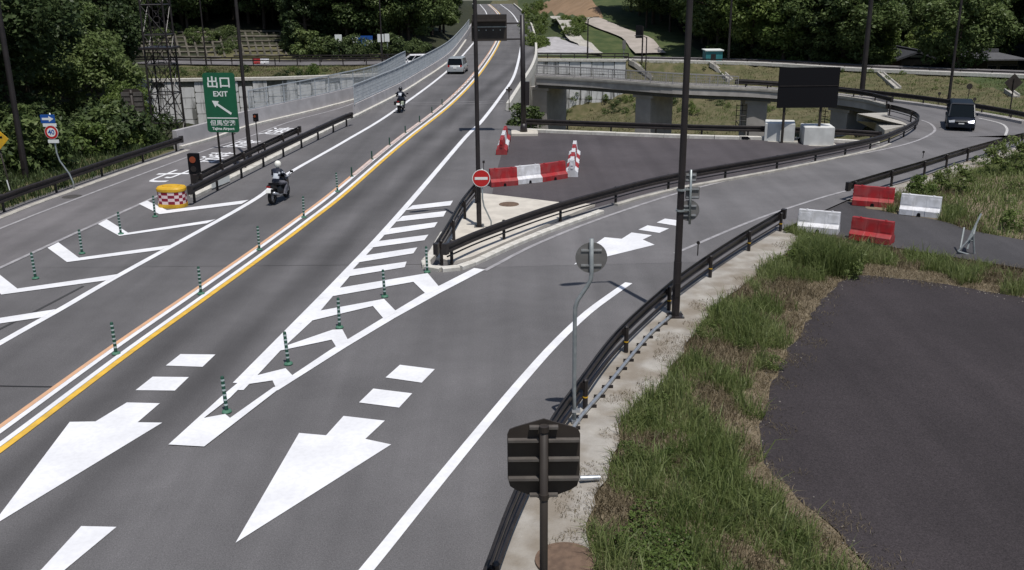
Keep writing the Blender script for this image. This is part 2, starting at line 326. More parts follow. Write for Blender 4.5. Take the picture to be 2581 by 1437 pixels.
# ================================================================== TERRAIN
lotp = [T(a, b, -.3) for a, b in ((2200,1437),(2140,1370),(2050,1290),(1985,1225),(1930,1165),(1912,1110),(1925,1040),(1950,960),(1990,880),(2040,800),(2085,740),(2130,705),(2160,692),(2350,711),(2581,750),(2900,800))]
_in = Vector((14, 18, -.3))
LOTCP = [(p.x+(q.x-p.x)*k, p.y+(q.y-p.y)*k, -.37 if k >= 0 else -.27) for i, p in enumerate(resample(lotp[:-1], 1.0)) for k, q in ((.02, _in), (-.045, _in))]
CP = [(-20,2,-.25),(-20,18,-.25),(-20,30,-.25),(-18,50,-.25),(-10,2,-.25),(-10,30,-.25),(-10,50,-.25),(-3,6,-.25),(-1.5,12,-.25),(-1,17,-.25),(0,20,-.25),(3,27,-.25),(6,32,-.25),(8,34.5,-.25),(-2,45,-.25),(5,50,-.25),(12,46,-.4),
      (16,50,-.6),(20,48,-.7),(26,54,-1.0),(30,60,-1.05),(-8,64,-.25),(-3,64,-.25),(2,58,-.25),(8,56.5,-.25),(15,55,-.5),(20.5,53,-.7),(-8,90,-.3),(-3,90,-.3),(-8,112,-.3),(-2,112,-.3),(-14,62,-.25),
      # left verge and wood
      (-22.6,20,-.05),(-22.4,30,-.05),(-22.2,39,-.03),(-21.2,46,-.03),(-19.8,54,-.05),(-21,58,-1.2),(-24,2,0),(-28,25,.6),(-29,42,.5),(-28,58,.2),(-30,72,-3.2),(-40,40,3),(-40,62,3),(-46,85,1.5),(-46,104,1.5),(-60,40,9),(-62,80,10),(-120,60,28),(-120,-10,22),(-40,0,3),(-130,130,30),
      # verge on the right, lot and path
      (.4,8,-.04),(.6,12.4,-.03),(1.0,14.7,-.03),(2.3,19.4,-.03),(5.2,26,-.03),(8.4,31.2,-.03),(11,34.8,-.03),(3.4,15.5,.02),(4.4,20.5,.05),(6.5,25,.05),(8.5,29.2,.0),(14,24,-.37),(22,14,-.36),(8,6,-.36),(45,20,-.36),(3,4,-.3),
      (12.5,36.5,-.2),(13.5,34,-.2),(16,31,-.2),(19,29,-.2),(16,36,-.15),(19,32.5,-.15),(14.8,39.2,-.04),(20,44.2,-.06),(29,52.0,-.75),(37,59,-1.0),(46,62,-1.5),(48,42,.4),(30,43,.9),(22,38.5,.35),(20,36,.1),(26,33,.7),(60,30,2),
      ] + LOTCP + [
      # gully right of the main road
      (3.2,61.8,-.4),(9,59.3,-.4),(16,57.5,-.6),(21.5,57,-1.0),(24,61,-1.1),(24.2,65,-1.2),(4,70,-6),(12,67,-5.5),(18,66,-5),(21.5,66,-3.2),(3.5,84,-7.6),(12,82,-7.4),(20,78,-5.5),(24,74,-3.6),(4,96,-8.2),(4,110,-8.5),(10,110,-7.4),(12,100,-7.2),(22,92,-5.5),(27,84,-4.5),(31,79,-3.2),
      (4.2,120.0,-8.5),(8,119.5,-7.5),(11,119.1,-6.3),(13.6,118.6,-5.0),(3,122.4,-.8),(8,121.6,-.8),(13.8,120.7,-.8),(15.6,111,-5.6),(24,104,-4.6),(31,98,-3.8),(36,90,-3),(40,84,-2.5),(47,80,-2.0),(14.6,124,-1.35),(29.6,118.6,-1.4),(39.5,109.8,-1.4),(53.5,101.2,-1.4),(70,92,-1.4),
      (15.5,133,-1.4),(31.5,127,-1.5),(43,119,-2.5),(57,111,-3.5),(76,101,-3.5),(50,126,-5),(62,119,-5),(78,108,-4.5),(34.5,66,-1.1),(36,74,-1.3),(33,80,-1.9),(44,70,-1.6),(60,70,-1.2),(95,60,0),
      # gully left of the main road
      (-18,70,-3),(-15,78,-5),(-25,80,-5.5),(-13,92,-6.3),(-26,92,-6.4),(-37,92,-5.5),(-34,80,-5),(-39,101.3,-6),(-32,101.8,-6.2),(-25,102.3,-6.2),(-18,104.3,-6.2),(-11.5,106.2,-6.2),(-39,103.1,-1),(-32,103.6,-1),(-25,104.1,-1),(-18,106,-1),(-11,108.2,-1),(-45,117.5,-.55),(-30,113.6,-.55),(-17,112.8,-.55),(-9,115,-.5),(-46,127,-.55),(-30,122.5,-.55),(-17,121,-.55),(-9.5,122,-.5),
      # slopes beyond
      (-48,137,2.2),(-36,134,2),(-24,131,1.5),(-16,131,.3),(-9.5,140,-.35),(-80,160,10),(-50,165,6),(-25,165,4),(-11,170,-.3),(-60,230,20),(-22,240,10),(-12,215,-.3),(-13,270,-.2),(-17,345,.5),(-70,340,40),(-3,150,-.5),(-2,180,-.5),(-2,215,-.5),(-3,250,-.5),(-5,290,-.5),(-7,345,-.5),(3.5,150,-.5),(4,196,-.5),(3.4,260,-.5),(1,345,-.5),(-7,135,-.4),(-6.5,170,-.5),(-7,215,-.5),(-9,270,-.5),(-13,345,-.5),
      (5.5,140,-.4),(6,170,-.1),(6.5,200,0),(6,260,.2),(4,340,.6),(9,145,1.2),(12,165,3.5),(16,190,5.5),(22,215,9),(14,260,7),(12,340,8),(30,260,18),(40,340,30),
      (22,140,-.3),(26,155,1.5),(34,170,4),(40,145,-1.5),(60,132,-4),(84,116,-3),(60,160,5),(95,140,6),(60,220,20),(120,200,25),(160,100,15),(160,20,8),(-160,340,70),(160,340,70),(-160,0,30),(160,-20,8),(-160,420,80),(0,420,8),(160,420,80),(0,-30,-.3),(-60,-30,3),(60,-30,0)]
_o = delaunay_2d_cdt([Vector((a, b)) for a, b, c in CP], [], [], 0, 1e-6)
_zv = []
for i, vv in enumerate(_o[0]): _zv.append(Vector((vv.x, vv.y, CP[_o[3][i][0]][2])))
TIN = BVHTree.FromPolygons(_zv, _o[2])
def hz(x, y):
    h = TIN.ray_cast(Vector((x, y, 300)), Vector((0, 0, -1)))[0]
    z = h.z if h else 0.0
    if y > 121:
        xl = np.interp(y, (121,168,215,270,350,420), (-7.1,-6.9,-7.2,-8.8,-13,-18)); xr = np.interp(y, (121,150,196,260,350,420), (2.9,3.6,3.9,3.2,.8,-3)); d = max(xl-2-x, x-xr-2, 0)
        z = min(z, -.4+d*.7)
    return z
def inpoly(x, y, P):
    c = False; n = len(P)
    for i in range(n):
        x1, y1 = P[i][:2]; x2, y2 = P[i-1][:2]
        if (y1 > y) != (y2 > y) and x < (x2-x1)*(y-y1)/(y2-y1)+x1: c = not c
    return c
def axis(a, b, step, lo, hi, big):
    l = list(np.arange(a, b+1e-6, step)); x = a; s = step; pre = []
    while x > lo: s = min(s*1.25, big); x -= s; pre.append(x)
    x = b; s = step; post = []
    while x < hi: s = min(s*1.25, big); x += s; post.append(x)
    return pre[::-1]+l+post
XS = axis(-50, 60, 1.0, -158, 158, 8); YS = axis(4, 135, 1.0, -28, 415, 8)
_tv = np.zeros((len(YS), len(XS), 3))
_nz = rng.normal(0, 1, (len(YS), len(XS)))
for j, y in enumerate(YS):
    for i, x in enumerate(XS):
        z = hz(x, y)
        rough = 0 if z < 0 and -.5 < z and y < 62 and x < 22 else min(.12, .02+abs(z)*.03)
        _tv[j, i] = (x, y, z+_nz[j, i]*rough)
nx = len(XS); ny = len(YS); jj, ii = np.meshgrid(np.arange(ny-1), np.arange(nx-1), indexing='ij'); k0 = (jj*nx+ii).ravel()
quads = np.stack([k0, k0+1, k0+nx+1, k0+nx], 1)
M_SOIL = mat('forest_floor', (.020, .024, .012), .95, col2=(.034, .036, .018), scale=.8, detail=8, bump=.5, bscale=6)
M_TURF = mat('rough_turf', (.095, .088, .042), .95, col2=(.065, .070, .028), scale=.5, detail=9, bump=.8, bscale=5, col3=(.135, .115, .065), scale3=1.3, mix3=.7)
M_TURF2 = mat('green_turf', (.040, .060, .020), .95, col2=(.070, .085, .032), scale=.6, detail=9, bump=.8, bscale=5)
M_DIRT = mat('bare_earth', (.27, .18, .11), .95, col2=(.22, .145, .085), scale=.25, detail=8, bump=.3, bscale=2)
M_VSOIL = mat('verge_soil', (.17, .135, .09), .95, col2=(.11, .085, .055), scale=3, detail=8, bump=.6, bscale=20, col3=(.24, .20, .14), scale3=6, mix3=.6)
me = npmesh('ground', _tv.reshape(-1, 3), quads.ravel(), np.full(len(quads), 4), [M_TURF, M_SOIL, M_TURF2, M_DIRT, M_VSOIL])
ctr = _tv.reshape(-1, 3)[quads].mean(1); mi = np.zeros(len(quads), int)
def _tg(px, py):
    h = TIN.ray_cast(CAM, ray(px, py).normalized())[0]; return (h.x, h.y)
EARTH = [_tg(*q) for q in ((1335,-25),(1352,2),(1395,24),(1432,42),(1465,38),(1500,46),(1512,28),(1490,0),(1485,-25))]; print('EARTH', EARTH)
for q, (x, y, z) in enumerate(ctr):
    if x < -22.5 and y < 104: mi[q] = 1
    elif y > 129 and x < -7 : mi[q] = 1
    elif x < -39: mi[q] = 1
    elif y < 62 and -1 < x < 60: mi[q] = 4
    elif inpoly(x, y, EARTH): mi[q] = 3
    elif x > 0 and y > 128+ (0 if x < 40 else -10) and x > 26: mi[q] = 1
    elif 3 < x <= 26 and y > 128: mi[q] = 2
    elif x > 60: mi[q] = 2
    elif x > 48 and y > 84: mi[q] = 2
    elif 3 < x < 12 and 60 < y < 66: mi[q] = 2
me.polygons.foreach_set('material_index', mi); me.polygons.foreach_set('use_smooth', [True]*len(quads))
tag(link('ground', me), kind='structure')

# ================================================================== PAVEMENTS
def strip(mb, L, Rr, nc=4, n=None, dz=0.0, m=0, flat=None):
    n = n or max(len(L), len(Rr)); L = resample(L, n=n); Rr = resample(Rr, n=n); vs = []
    for a, b in zip(L, Rr):
        for k in range(nc+1):
            p = a.lerp(b, k/nc); vs.append((p.x, p.y, (Z(p.x, p.y) if flat is None else p.z)+dz))
    f = [(i*(nc+1)+k, i*(nc+1)+k+1, (i+1)*(nc+1)+k+1, (i+1)*(nc+1)+k) for i in range(n-1) for k in range(nc)]
    mb.add(vs, f, m)
RAIL_R = smooth(gl([(1225,1437),(1300,1240),(1390,1060),(1460,960),(1560,830),(1680,720),(1760,660),(1860,595),(1972,530)], .76), .5)
RAIL_R = [Vector((-.75,6,0)), Vector((-.65,9,0))] + RAIL_R
RAIL_R2 = smooth(gl([(2140,460),(2235,432),(2330,405),(2440,372),(2581,335),(2720,305)], .76), .5)
RAIL_ISL = smooth(gl([(1128,622),(1220,582),(1375,526),(1510,486),(1700,438),(2000,386),(2200,347),(2265,325),(2300,308),(2316,294),(2305,281),(2270,270),(2240,263)], .76), .5)
RAIL_LOT = smooth(gl([(1322,300),(1600,310),(1800,316),(1940,319),(2120,326),(2215,332)], .76), .5)
RAIL_XL = smooth([Vector((-22.9,8,0)), Vector((-22.2,25,0))]+gl([(0,493),(120,452),(240,412),(350,377),(455,345)], .76), .5)
X_OUT = smooth(gl([(454,374),(540,350),(628,320),(769,286),(869,260)])+[Vector((-10.9,82,0)), Vector((-10.2,95,0)), Vector((-9,112,0))], 1.0)
PAR_L = smooth(gl([(905,290),(978,253),(1036,221),(1131,156),(1165,115),(1184,85)])+[Vector((-7.2,215,0)), Vector((-8.8,270,0)), Vector((-13,350,0))], 2.0)
PAR_R = smooth(gl([(1274,279),(1312,218),(1337,176),(1347,141)])+[Vector((3.6,150,0)), Vector((3.9,196,0)), Vector((3.2,260,0)), Vector((0.8,350,0))], 2.0)
LOT_E = smooth([onroad(p) for p in ((-1.5,41.2),(-1.4,46),(-1.0,52),(-.6,60),(-.4,69.7))], 1.0)
mb = MB()
# near field, common to the exit lane, the main road and the slip road
strip(mb, [Vector((-23,6,0)), Vector((-22.3,25,0)), Vector((-22,31,0))], [p for p in RAIL_R if p.y < 31.2], nc=10, n=40)
yl = lambda P, y: next((a.lerp(b, (y-a.y)/(b.y-a.y)).x for a, b in zip(P, P[1:]) if a.y <= y <= b.y), P[-1].x)
xr = next(p for p in RAIL_R if p.y >= 31.0)
strip(mb, [Vector((-22,31,0)), Vector((-21.6,39,0)), Vector((-20.6,46,0)), Vector((-19.0,54,0)), Vector((-16.9,60,0)), Vector((-13,72,0))], [Vector((-1.0,31,0)), Vector((-.9,36,0)), Vector((-.2,42,0)), Vector((.2,50,0)), Vector((.8,60,0)), Vector((-.2,72,0))], nc=8, n=50)
strip(mb, [Vector((-13,72,0)), Vector((-9.8,76,0))]+[p for p in PAR_L if p.y > 78], [Vector((-.2,72,0))]+[p for p in PAR_R if p.y > 73], nc=5, n=120)
main_road = tag(mb.build('main_road', A_MAIN), kind='structure')
mb = MB()
isl_in = [p for p in RAIL_ISL if p.y > 30]
outr = [p for p in RAIL_R if p.y > 30.5]+RAIL_R2
BR_N = smooth(gl([(1352,192),(1501,200),(1700,214),(1905,223),(2040,233),(2110,241),(2180,251),(2240,266)], .25), 1.0)
BR_F = smooth(gl([(1352,172),(1501,180),(1700,193),(1905,202),(2050,213),(2180,226),(2310,240),(2430,257),(2581,283)], .76)+[Vector((36.5,56.2,-.75))], 1.0)
strip(mb, [Vector((-1,30.6,0))]+offs(isl_in, -.6)[1:], [xr]+[p for p in outr if p.y > 31], nc=8, n=110, dz=.004)
ys_ = [p for p in BR_F]
strip(mb, BR_N, BR_F[:int(len(BR_F)*.8)], nc=5, n=70, dz=.006)
strip(mb, [BR_N[-1]]+RAIL_ISL[-1:-26:-1], BR_F[int(len(BR_F)*.72):]+[RAIL_R2[-1]], nc=6, n=40, dz=.008)
slip_road = tag(mb.build('slip_road', A_RAMP), kind='structure')
mb = MB()
strip(mb, [Vector((-22.5,8,0)), Vector((-21.9,25,0)), Vector((-21.3,39,0)), Vector((-20.4,46,0)), Vector((-18.8,54,0)), Vector((-16.9,60.5,0))]+X_OUT[6:], [Vector((-19.6,8,0)), Vector((-17.9,27,0)), Vector((-17.2,31,0)), Vector((-15.5,42.3,0)), Vector((-14.6,46,0)), Vector((-13.4,53,0)), Vector((-12.4,59,0)), Vector((-11.6,64,0)), Vector((-10.6,72,0)), Vector((-9.3,90,0)), Vector((-8,112,0))], nc=4, n=70, dz=.005)
exit_lane = tag(mb.build('exit_lane', A_EXIT), kind='structure')
mb = MB()
strip(mb, [onroad(p) for p in ((-.85,41.6),(-.75,46),(-.5,52),(-.1,59))]+[RAIL_LOT[2]], [onroad(p) for p in ((1.8,37.2),(3.6,39.2),(7,42.8),(12,46.8),(15,49))], nc=6, n=30, dz=.012)
i0 = 4
strip(mb, offs(RAIL_LOT, .2)[2:], [p+Vector((-.25,.45,0)) for p in RAIL_ISL if 3.0 < p.x < 23.5 and p.y < 57], nc=8, n=60, dz=.010)
tag(mb.build('parking_area', A_LOT), kind='structure')
mb = MB(); PZ = -.06
def zc(l, z): return [T(a, b, z) for a, b in l]
pu = smooth(zc([(2075,500),(2160,510),(2245,538),(2368,554),(2440,580),(2581,605),(2800,650)], PZ), 1)
pl = smooth(zc([(1985,553),(2060,590),(2150,604),(2245,622),(2410,649),(2581,677),(2800,715)], PZ), 1)
strip(mb, pu, pl, nc=3, n=30, flat=1, dz=.0)
tag(mb.build('service_path', A_PATH), kind='structure')
mb = MB()
lotp += [Vector((40,14,-.3)), Vector((40,4,-.3)), Vector((6,4,-.3)), Vector((6,9,-.3))]
lot2 = []
for a, b in zip(lotp, lotp[1:]+lotp[:1]):
    nn = max(1, int((b-a).length/.35)) if (a.x < 20 and b.x < 20) else 1
    for k in range(nn):
        p = a.lerp(b, k/nn)
        if nn > 1: p = p+Vector((random.gauss(0, .05), random.gauss(0, .05), 0))
        lot2.append(p)
mb.add([tuple(p) for p in lot2], [tuple(range(len(lot2)))])
LOT2 = lot2
tag(mb.build('asphalt_lot', A_LOT2), kind='structure')

# ------------------------------------------------------------------ road markings (thin paint, children of the pavement)
def paint(name, pxs, m=None, parent=None, dz=.016):
    P = gl(pxs); n = len(P); mb = MB(); mb.add([(p.x, p.y, p.z+dz) for p in P], [tuple(range(n))])
    return mb.build(name, m or M_WHITE, parent or main_road)
def line(name, pts, wd, m=None, parent=None, dz=.016, step=.8):
    P = smooth(pts, step); mb = MB(); n = len(P)
    L = offs(P, -wd/2); Rr = offs(P, wd/2)
    mb.add([(p.x, p.y, Z(p.x, p.y)+dz) for q in zip(L, Rr) for p in q], [(2*i, 2*i+1, 2*i+3, 2*i+2) for i in range(n-1)])
    return mb.build(name, m or M_WHITE, parent or main_road)
FARL = [(-7.9,150),(-5.4,185),(-5.1,215),(-6.6,270),(-10.5,345)]
line('edge_line', gl([(-330,1058),(0,866),(160,776),(305,692),(640,505),(720,442),(870,356),(995,279),(1131,176),(1194,108)])+[Vector((-4.9,170,0)), Vector((-4.8,210,0)), Vector((-6.4,270,0)), Vector((-10.2,345,0))], .24)
cl = gl([(-260,1290),(0,1107),(300,886),(505,742),(653,637),(765,555),(850,490),(960,396),(1025,343),(1133,258),(1200,188),(1244,125)])+[Vector((-1.6,165,0)), Vector((-1.7,215,0)), Vector((-3.4,270,0)), Vector((-7.2,345,0))]
CL = smooth(cl, 1.0)
line('centre_line', offs(CL, -.36), .13, M_ORG); line('centre_line', offs(CL, -.21), .15, M_WHITE, dz=.018)
line('centre_line', offs(CL, .17), .15, M_WHITE, dz=.018); line('centre_line', offs(CL, .34), .17, M_YEL)
line('edge_line', gl([(600,967),(870,690),(1012,535),(1171,349),(1214,306),(1262,243),(1297,188),(1312,125)])+[Vector((2.0,165,0)), Vector((1.6,215,0)), Vector((0.2,270,0)), Vector((-3.2,345,0))], .26)
# nose of the right-hand gore and its chevrons
paint('gore_nose', [(425,1123),(560,1000),(612,957),(640,945),(580,1005),(514,1056),(568,1046),(580,1056),(690,978),(700,985),(515,1128)], dz=.025)
paint('gore_line', [(688,980),(830,885),(960,806),(1065,743),(1195,677),(1222,681),(1105,742),(995,803),(875,875),(700,986)], dz=.019)
paint('gore_line', [(597,985),(680,890),(765,812),(870,690),(888,690),(785,812),(712,880),(614,985)], dz=.020)
for q in ([(612,972),(632,952),(720,930),(738,949),(694,976),(687,961)],
          [(676,892),(722,873),(838,833),(863,832),(878,860),(850,880),(836,858)],
          [(752,818),(800,786),(968,755),(1000,788),(968,806),(940,773)],
          [(800,755),(850,728),(1078,690),(1110,728),(1075,744),(1042,712)],
          [(855,702),(885,681),(1025,661),(1020,675)], [(890,665),(915,646),(1052,625),(1042,640)], [(925,627),(948,610),(1080,593),(1070,607)],
          [(965,594),(985,577),(1103,561),(1095,574)], [(998,560),(1015,546),(1125,533),(1118,547)], [(1022,531),(1040,519),(1142,507),(1135,519)]):
    paint('hatch_bar', q, dz=.022)
# left-hand gore
for q in ([(350,515),(371,507),(421,531),(627,505),(609,515),(402,541)], [(247,566),(269,554),(323,588),(544,554),(522,564),(301,596)],
          [(120,626),(147,612),(199,651),(432,619),(406,631),(169,662)], [(-65,690),(-28,672),(44,729),(301,692),(276,707),(4,744)],
          [(-330,760),(-280,740),(-140,832),(0,803),(141,781),(109,801),(0,817),(-160,850)]):
    paint('chevron', q, dz=.021)
line('edge_line', gl([(-300,815),(0,676),(200,584),(399,494),(420,484)]), .17, M_WORN, exit_lane)
line('edge_line', gl([(-300,690),(0,577),(145,520),(515,381),(617,349),(735,306),(869,269)])+[Vector((-10.6,85,0)), Vector((-9.2,108,0))], .15, M_WORN, exit_lane)
# arrows and their dashes
for q, nm in (([(320,1016),(403,1018),(347,1066),(409,1067),(0,1316),(-25,1332),(176,1065),(241,1064)], 'arrow'), ([(455,894),(543,895),(511,926),(418,923)], 'dash'), ([(385,951),(476,952),(441,986),(342,985)], 'dash'),
              ([(205,1328),(294,1330),(165,1437),(100,1490),(40,1490),(105,1437)], 'lane_dash')):
    paint(nm, q)
for q, nm in (([(866,1050),(970,1062),(921,1108),(986,1122),(594,1370),(754,1093),(822,1099)], 'arrow'), ([(1008,921),(1096,932),(1063,966),(972,953)], 'dash'), ([(941,981),(1039,993),(1006,1029),(905,1016)], 'dash'),
              ([(1592,587),(1643,594),(1620,605),(1650,618),(1447,668),(1504,613),(1524,599),(1567,603)], 'arrow'), ([(1632,569),(1686,577),(1662,588),(1609,580)], 'dash'), ([(1676,552),(1722,558),(1704,570),(1655,562)], 'dash')):
    paint(nm, q, parent=slip_road)
line('edge_line', gl([(850,1520),(925,1437),(1080,1245),(1230,1062),(1320,955),(1400,866),(1480,790),(1550,738),(1585,714)]), .24, M_WHITE, slip_road)
line('edge_line', gl([(1222,683),(1350,617),(1510,553),(1700,490),(1850,452),(2028,417),(2213,380),(2309,356),(2350,336),(2356,324),(2343,311),(2322,303)]), .16, M_WORN, slip_road)
line('edge_line', gl([(1700,640),(1900,556),(2050,505),(2140,480)]), .14, M_WORN, slip_road)
line('edge_line', gl([(2466,298),(2521,311),(2538,325),(2534,342)]), .16, M_WHITE2, slip_road)
# road writing in the exit lane, stretched along it: 'slow down'
exc = [(398+i*0, 0) for i in range(1)]
for ch, p0, p1 in (('せ', (372,466), (478,429)), ('落', (500,415), (580,384)), ('度', (572,376), (655,354)), ('速', (652,343), (748,322))):
    a = g(*p0); b = g(*p1); yy = Vector((.15, 1, 0)).normalized(); xx = Vector((yy.y, -yy.x, 0)); c = (a+b)/2
    c = c + xx*(-.15)
    Lh = abs((b-a).dot(yy))*(.98 if ch == 'せ' else .80); wch = 1.75 if ch == 'せ' else 1.6
    M = Matrix(((xx.x*wch, yy.x*Lh*1.1, 0, c.x), (xx.y*wch, yy.y*Lh*1.1, 0, c.y), (0, 0, 1, .018), (0, 0, 0, 1)))
    text_mesh(ch, 1.0, M_WHITE, 'road_letter', exit_lane, M, ext=0, bold=.004)
# expansion joint, surfacing seams, skid marks
for l in ([(970,258),(1130,258),(1270,254)], [(974,262),(1130,263),(1268,259)]):
    line('joint', gl(l), .12, M_WORN, dz=.013)
M_SEAM = mat('tar_seam', (.028, .028, .03), .7)
line('tar_seam', gl([(-60,972),(0,974),(140,976)]), .05, M_SEAM, dz=.013)
line('tyre_mark', gl([(-40,850),(80,790),(210,722)]), .09, mat('tyre_mark', (.05, .05, .052), .8), dz=.013)

# ================================================================== KERBS, WALLS, BRIDGE, RAILS
def TG(px, py):
    h = TIN.ray_cast(CAM, ray(px, py).normalized())[0]
    return h if h else V(px, py, 150)
WB = [(0, .43), (.055, .465), (.055, .54), (0, .575), (0, .635), (.055, .67), (.055, .745), (0, .78)]
POSTM = {}
def postmesh(kind):
    if kind not in POSTM:
        m = MB(); m.cyl((0, 0, -.15), (0, 0, .74), .057, n=10); m.cyl((0, 0, .74), (0, 0, .77), .064, .04, n=10)
        POSTM[kind] = m.mesh('post', M_BROWN, fix=False)
        b = MB(); b.cyl((0, 0, .33), (0, 0, .36), .061, n=10); POSTM['band'] = b.mesh('reflective_band', M_SYEL, fix=False)
        k = MB(); k.box(-.05, .05, -.05, .05, .52, .68); POSTM['block'] = k.mesh('spacer', M_BROWN, fix=False)
    return POSTM[kind]
def guardrail(label, path, side=1, spacing=3.8, lower=None, bands=False, group=None, posts=True, hs=1.0):
    t = thing('guardrail', label, 'guardrail', path[0], 0, group); o = path[0]
    P = [p-o for p in path]; s = side
    prof = [(-s*(u+.0), v*hs) for u, v in WB]+[(-s*(u-.012), v*hs) for u, v in reversed(WB)]
    m = MB(); m.sweep(P, prof); m.build('beam', M_BROWN, t)
    if lower:
        m = MB(); m.sweep(P, [(s*.02+.03*math.cos(a), lower+.03*math.sin(a)) for a in [k*math.pi/4 for k in range(8)]]); m.build('lower_rail', M_BROWN, t)
    for e in (0, -1):                                   # turned end pieces
        d = (P[1]-P[0]).normalized() if e == 0 else (P[-1]-P[-2]).normalized()
        n_ = Vector((d.y, -d.x, 0)); c = P[e]; dd = -d if e == 0 else d
        m = MB(); m.prism([c+n_*(-s*.06)+Vector((0, 0, .42*hs)), c+n_*(-s*.06)+dd*.18+Vector((0, 0, .42*hs)), c+n_*(s*.10)+dd*.22+Vector((0, 0, .42*hs)), c+n_*(s*.12)+Vector((0, 0, .42*hs))], (0, 0, .37*hs)); m.build('end_terminal', M_BROWN, t)
    if posts:
        Q = resample(P, spacing)
        if len(Q) > 2: Q[0] = P[0].lerp(P[min(1, len(P)-1)], .8); Q[-1] = P[-1].lerp(P[-2], .8)
        for i, q in enumerate(Q):
            a = Q[max(0, i-1)]; b = Q[min(len(Q)-1, i+1)]; d = (b-a).normalized(); n_ = Vector((d.y, -d.x, 0))
            M = Matrix.Translation(q+n_*(s*.11)) @ Matrix.Rotation(math.atan2(d.y, d.x), 4, 'Z')
            p = link('post', postmesh('p'), t, M); link('spacer', POSTM['block'], p, Matrix.Translation((0, s*.05, 0)))
            if bands: link('reflective_band', POSTM['band'], p)
    return t
rr0 = [p for p in RAIL_R if p.y > 7]
guardrail('long dark brown guardrail curving up the right edge of the slip road from the bottom', rr0, 1, 3.75, lower=.30, bands=True)
guardrail('dark guardrail beyond the gap with the red barriers, right of the slip road', RAIL_R2, 1, 3.9, lower=None)
RISL = [p+Vector((0, 0, .1*max(0, 1-i/30))) for i, p in enumerate(RAIL_ISL)]
guardrail('long dark guardrail from the island nose, between slip road and parking area', RISL, -1, 3.8, lower=.32)
RISLL = smooth(gl([(1098,612),(1130,562),(1165,502),(1197,462)], .88), .5)
guardrail('short guardrail on the left side of the pale triangular island', [p+Vector((0, 0, .1)) for p in RISLL], 1, 3.2, lower=.32)
guardrail('straight guardrail along the far edge of the parking area, over the kerb with notches', RAIL_LOT, -1, 2.6)
guardrail('dark guardrail along the left side of the exit lane, below the woods', [p for p in RAIL_XL if p.y > 20], -1, 3.9)
MED1 = smooth(gl([(482,470),(600,413),(740,348),(860,294),(884,286)], .80), .5)
MED2 = smooth(gl([(492,442),(600,390),(700,344),(752,321)], .80), .5)
guardrail('guardrail on the main-road side of the divider, behind the checkered drum', [p+Vector((0, 0, .06)) for p in MED1], -1, 2.9, lower=None)
guardrail('shorter guardrail on the exit-lane side of the divider, running to the green exit sign', [p+Vector((0, 0, .06)) for p in MED2], 1, 2.9, lower=None)

def kerb(label, path, wdt=.18, h=.13, length=1.0, m=None, name='kerb', cat='kerb', gap=.012, side=0):
    t = thing(name, label, cat, path[0]); o = path[0]
    Q = resample([p-o for p in path], length)
    for a, b in zip(Q, Q[1:]):
        d = (b-a); L = d.length-gap
        M = Matrix.Translation((a+b)/2+Vector((0, 0, random.uniform(-.006, .006)))) @ Matrix.Rotation(math.atan2(d.y, d.x), 4, 'Z') @ Matrix.Rotation(-math.asin(d.z/d.length), 4, 'Y')
        mb = MB(); mb.prism([(-L/2, -wdt/2, -.1), (-L/2, wdt/2, -.1), (-L/2, wdt/2, h-.02), (-L/2, wdt/2-.03, h), (-L/2, -wdt/2+.03, h), (-L/2, -wdt/2, h-.02)], (L, 0, 0))
        o2 = mb.build('kerb_stone', m or M_CONCP, t); o2.matrix_local = M
    return t
ISLK = smooth(gl([(1120,592),(1085,652),(1068,668),(1080,679),(1110,684),(1150,681),(1190,668),(1300,618),(1400,578),(1515,537)]), .4)
kerb('pale kerb stones round the nose of the island beside the slip road', ISLK, .3, .13, .62, M_CONCP)
mb = MB(); slabp = gl([(1098,655),(1140,596),(1205,492),(1300,503),(1415,517),(1500,521),(1400,562),(1300,606),(1190,655),(1140,668)])
mb.prism([p+Vector((0, 0, -.05)) for p in slabp], (0, 0, .165)); mb.build('island', M_SLAB)['kind'] = 'structure'
medk = smooth(gl([(487,498),(560,462),(640,424),(740,373),(830,327),(905,290)]), .5)
kerb('light stone kerb along the divider, left edge of the main road', medk, .32, .14, 1.0, M_CONCP)
mb = MB(); medA = smooth(gl([(472,478),(560,440),(660,392),(752,348)], 0), 1); medB = offs(medk, -.18)
strip(mb, medA, [p for p in medB if p.y < 58], nc=2, n=20, dz=.05); mb.build('divider_paving', M_CONC)['kind'] = 'structure'
kerb('pale kerb under the guardrail between slip road and parking area', [p for p in RAIL_ISL if p.x > 4.2 and p.y < 58], .22, .10, 2.0, M_CONC)
lk = offs(RAIL_LOT, .22)
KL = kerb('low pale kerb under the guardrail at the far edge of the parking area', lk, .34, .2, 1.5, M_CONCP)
# black plates on that kerb's front imitate the shade in its notches
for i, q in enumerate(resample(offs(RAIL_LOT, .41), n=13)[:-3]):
    d_ = (RAIL_LOT[-1]-RAIL_LOT[0]).normalized(); q2 = q+Vector((.6, .03, 0)); m_ = MB(); m_.prism([(-.42, 0, .0), (.42, 0, .0), (.24, 0, .17), (-.24, 0, .17)], (0, -.03, 0)); o_ = m_.build('notch_shade', M_BLACK, KL); o_.matrix_local = Matrix.Translation(q2-lk[0]+Vector((0, 0, .02))) @ Matrix.Rotation(math.atan2(d_.y, d_.x), 4, 'Z')
kx = offs([p for p in RAIL_XL if 20 < p.y], .35)
kerb('weathered kerb strip below the guardrail left of the exit lane', kx, .3, .05, 2.0, M_CONC)

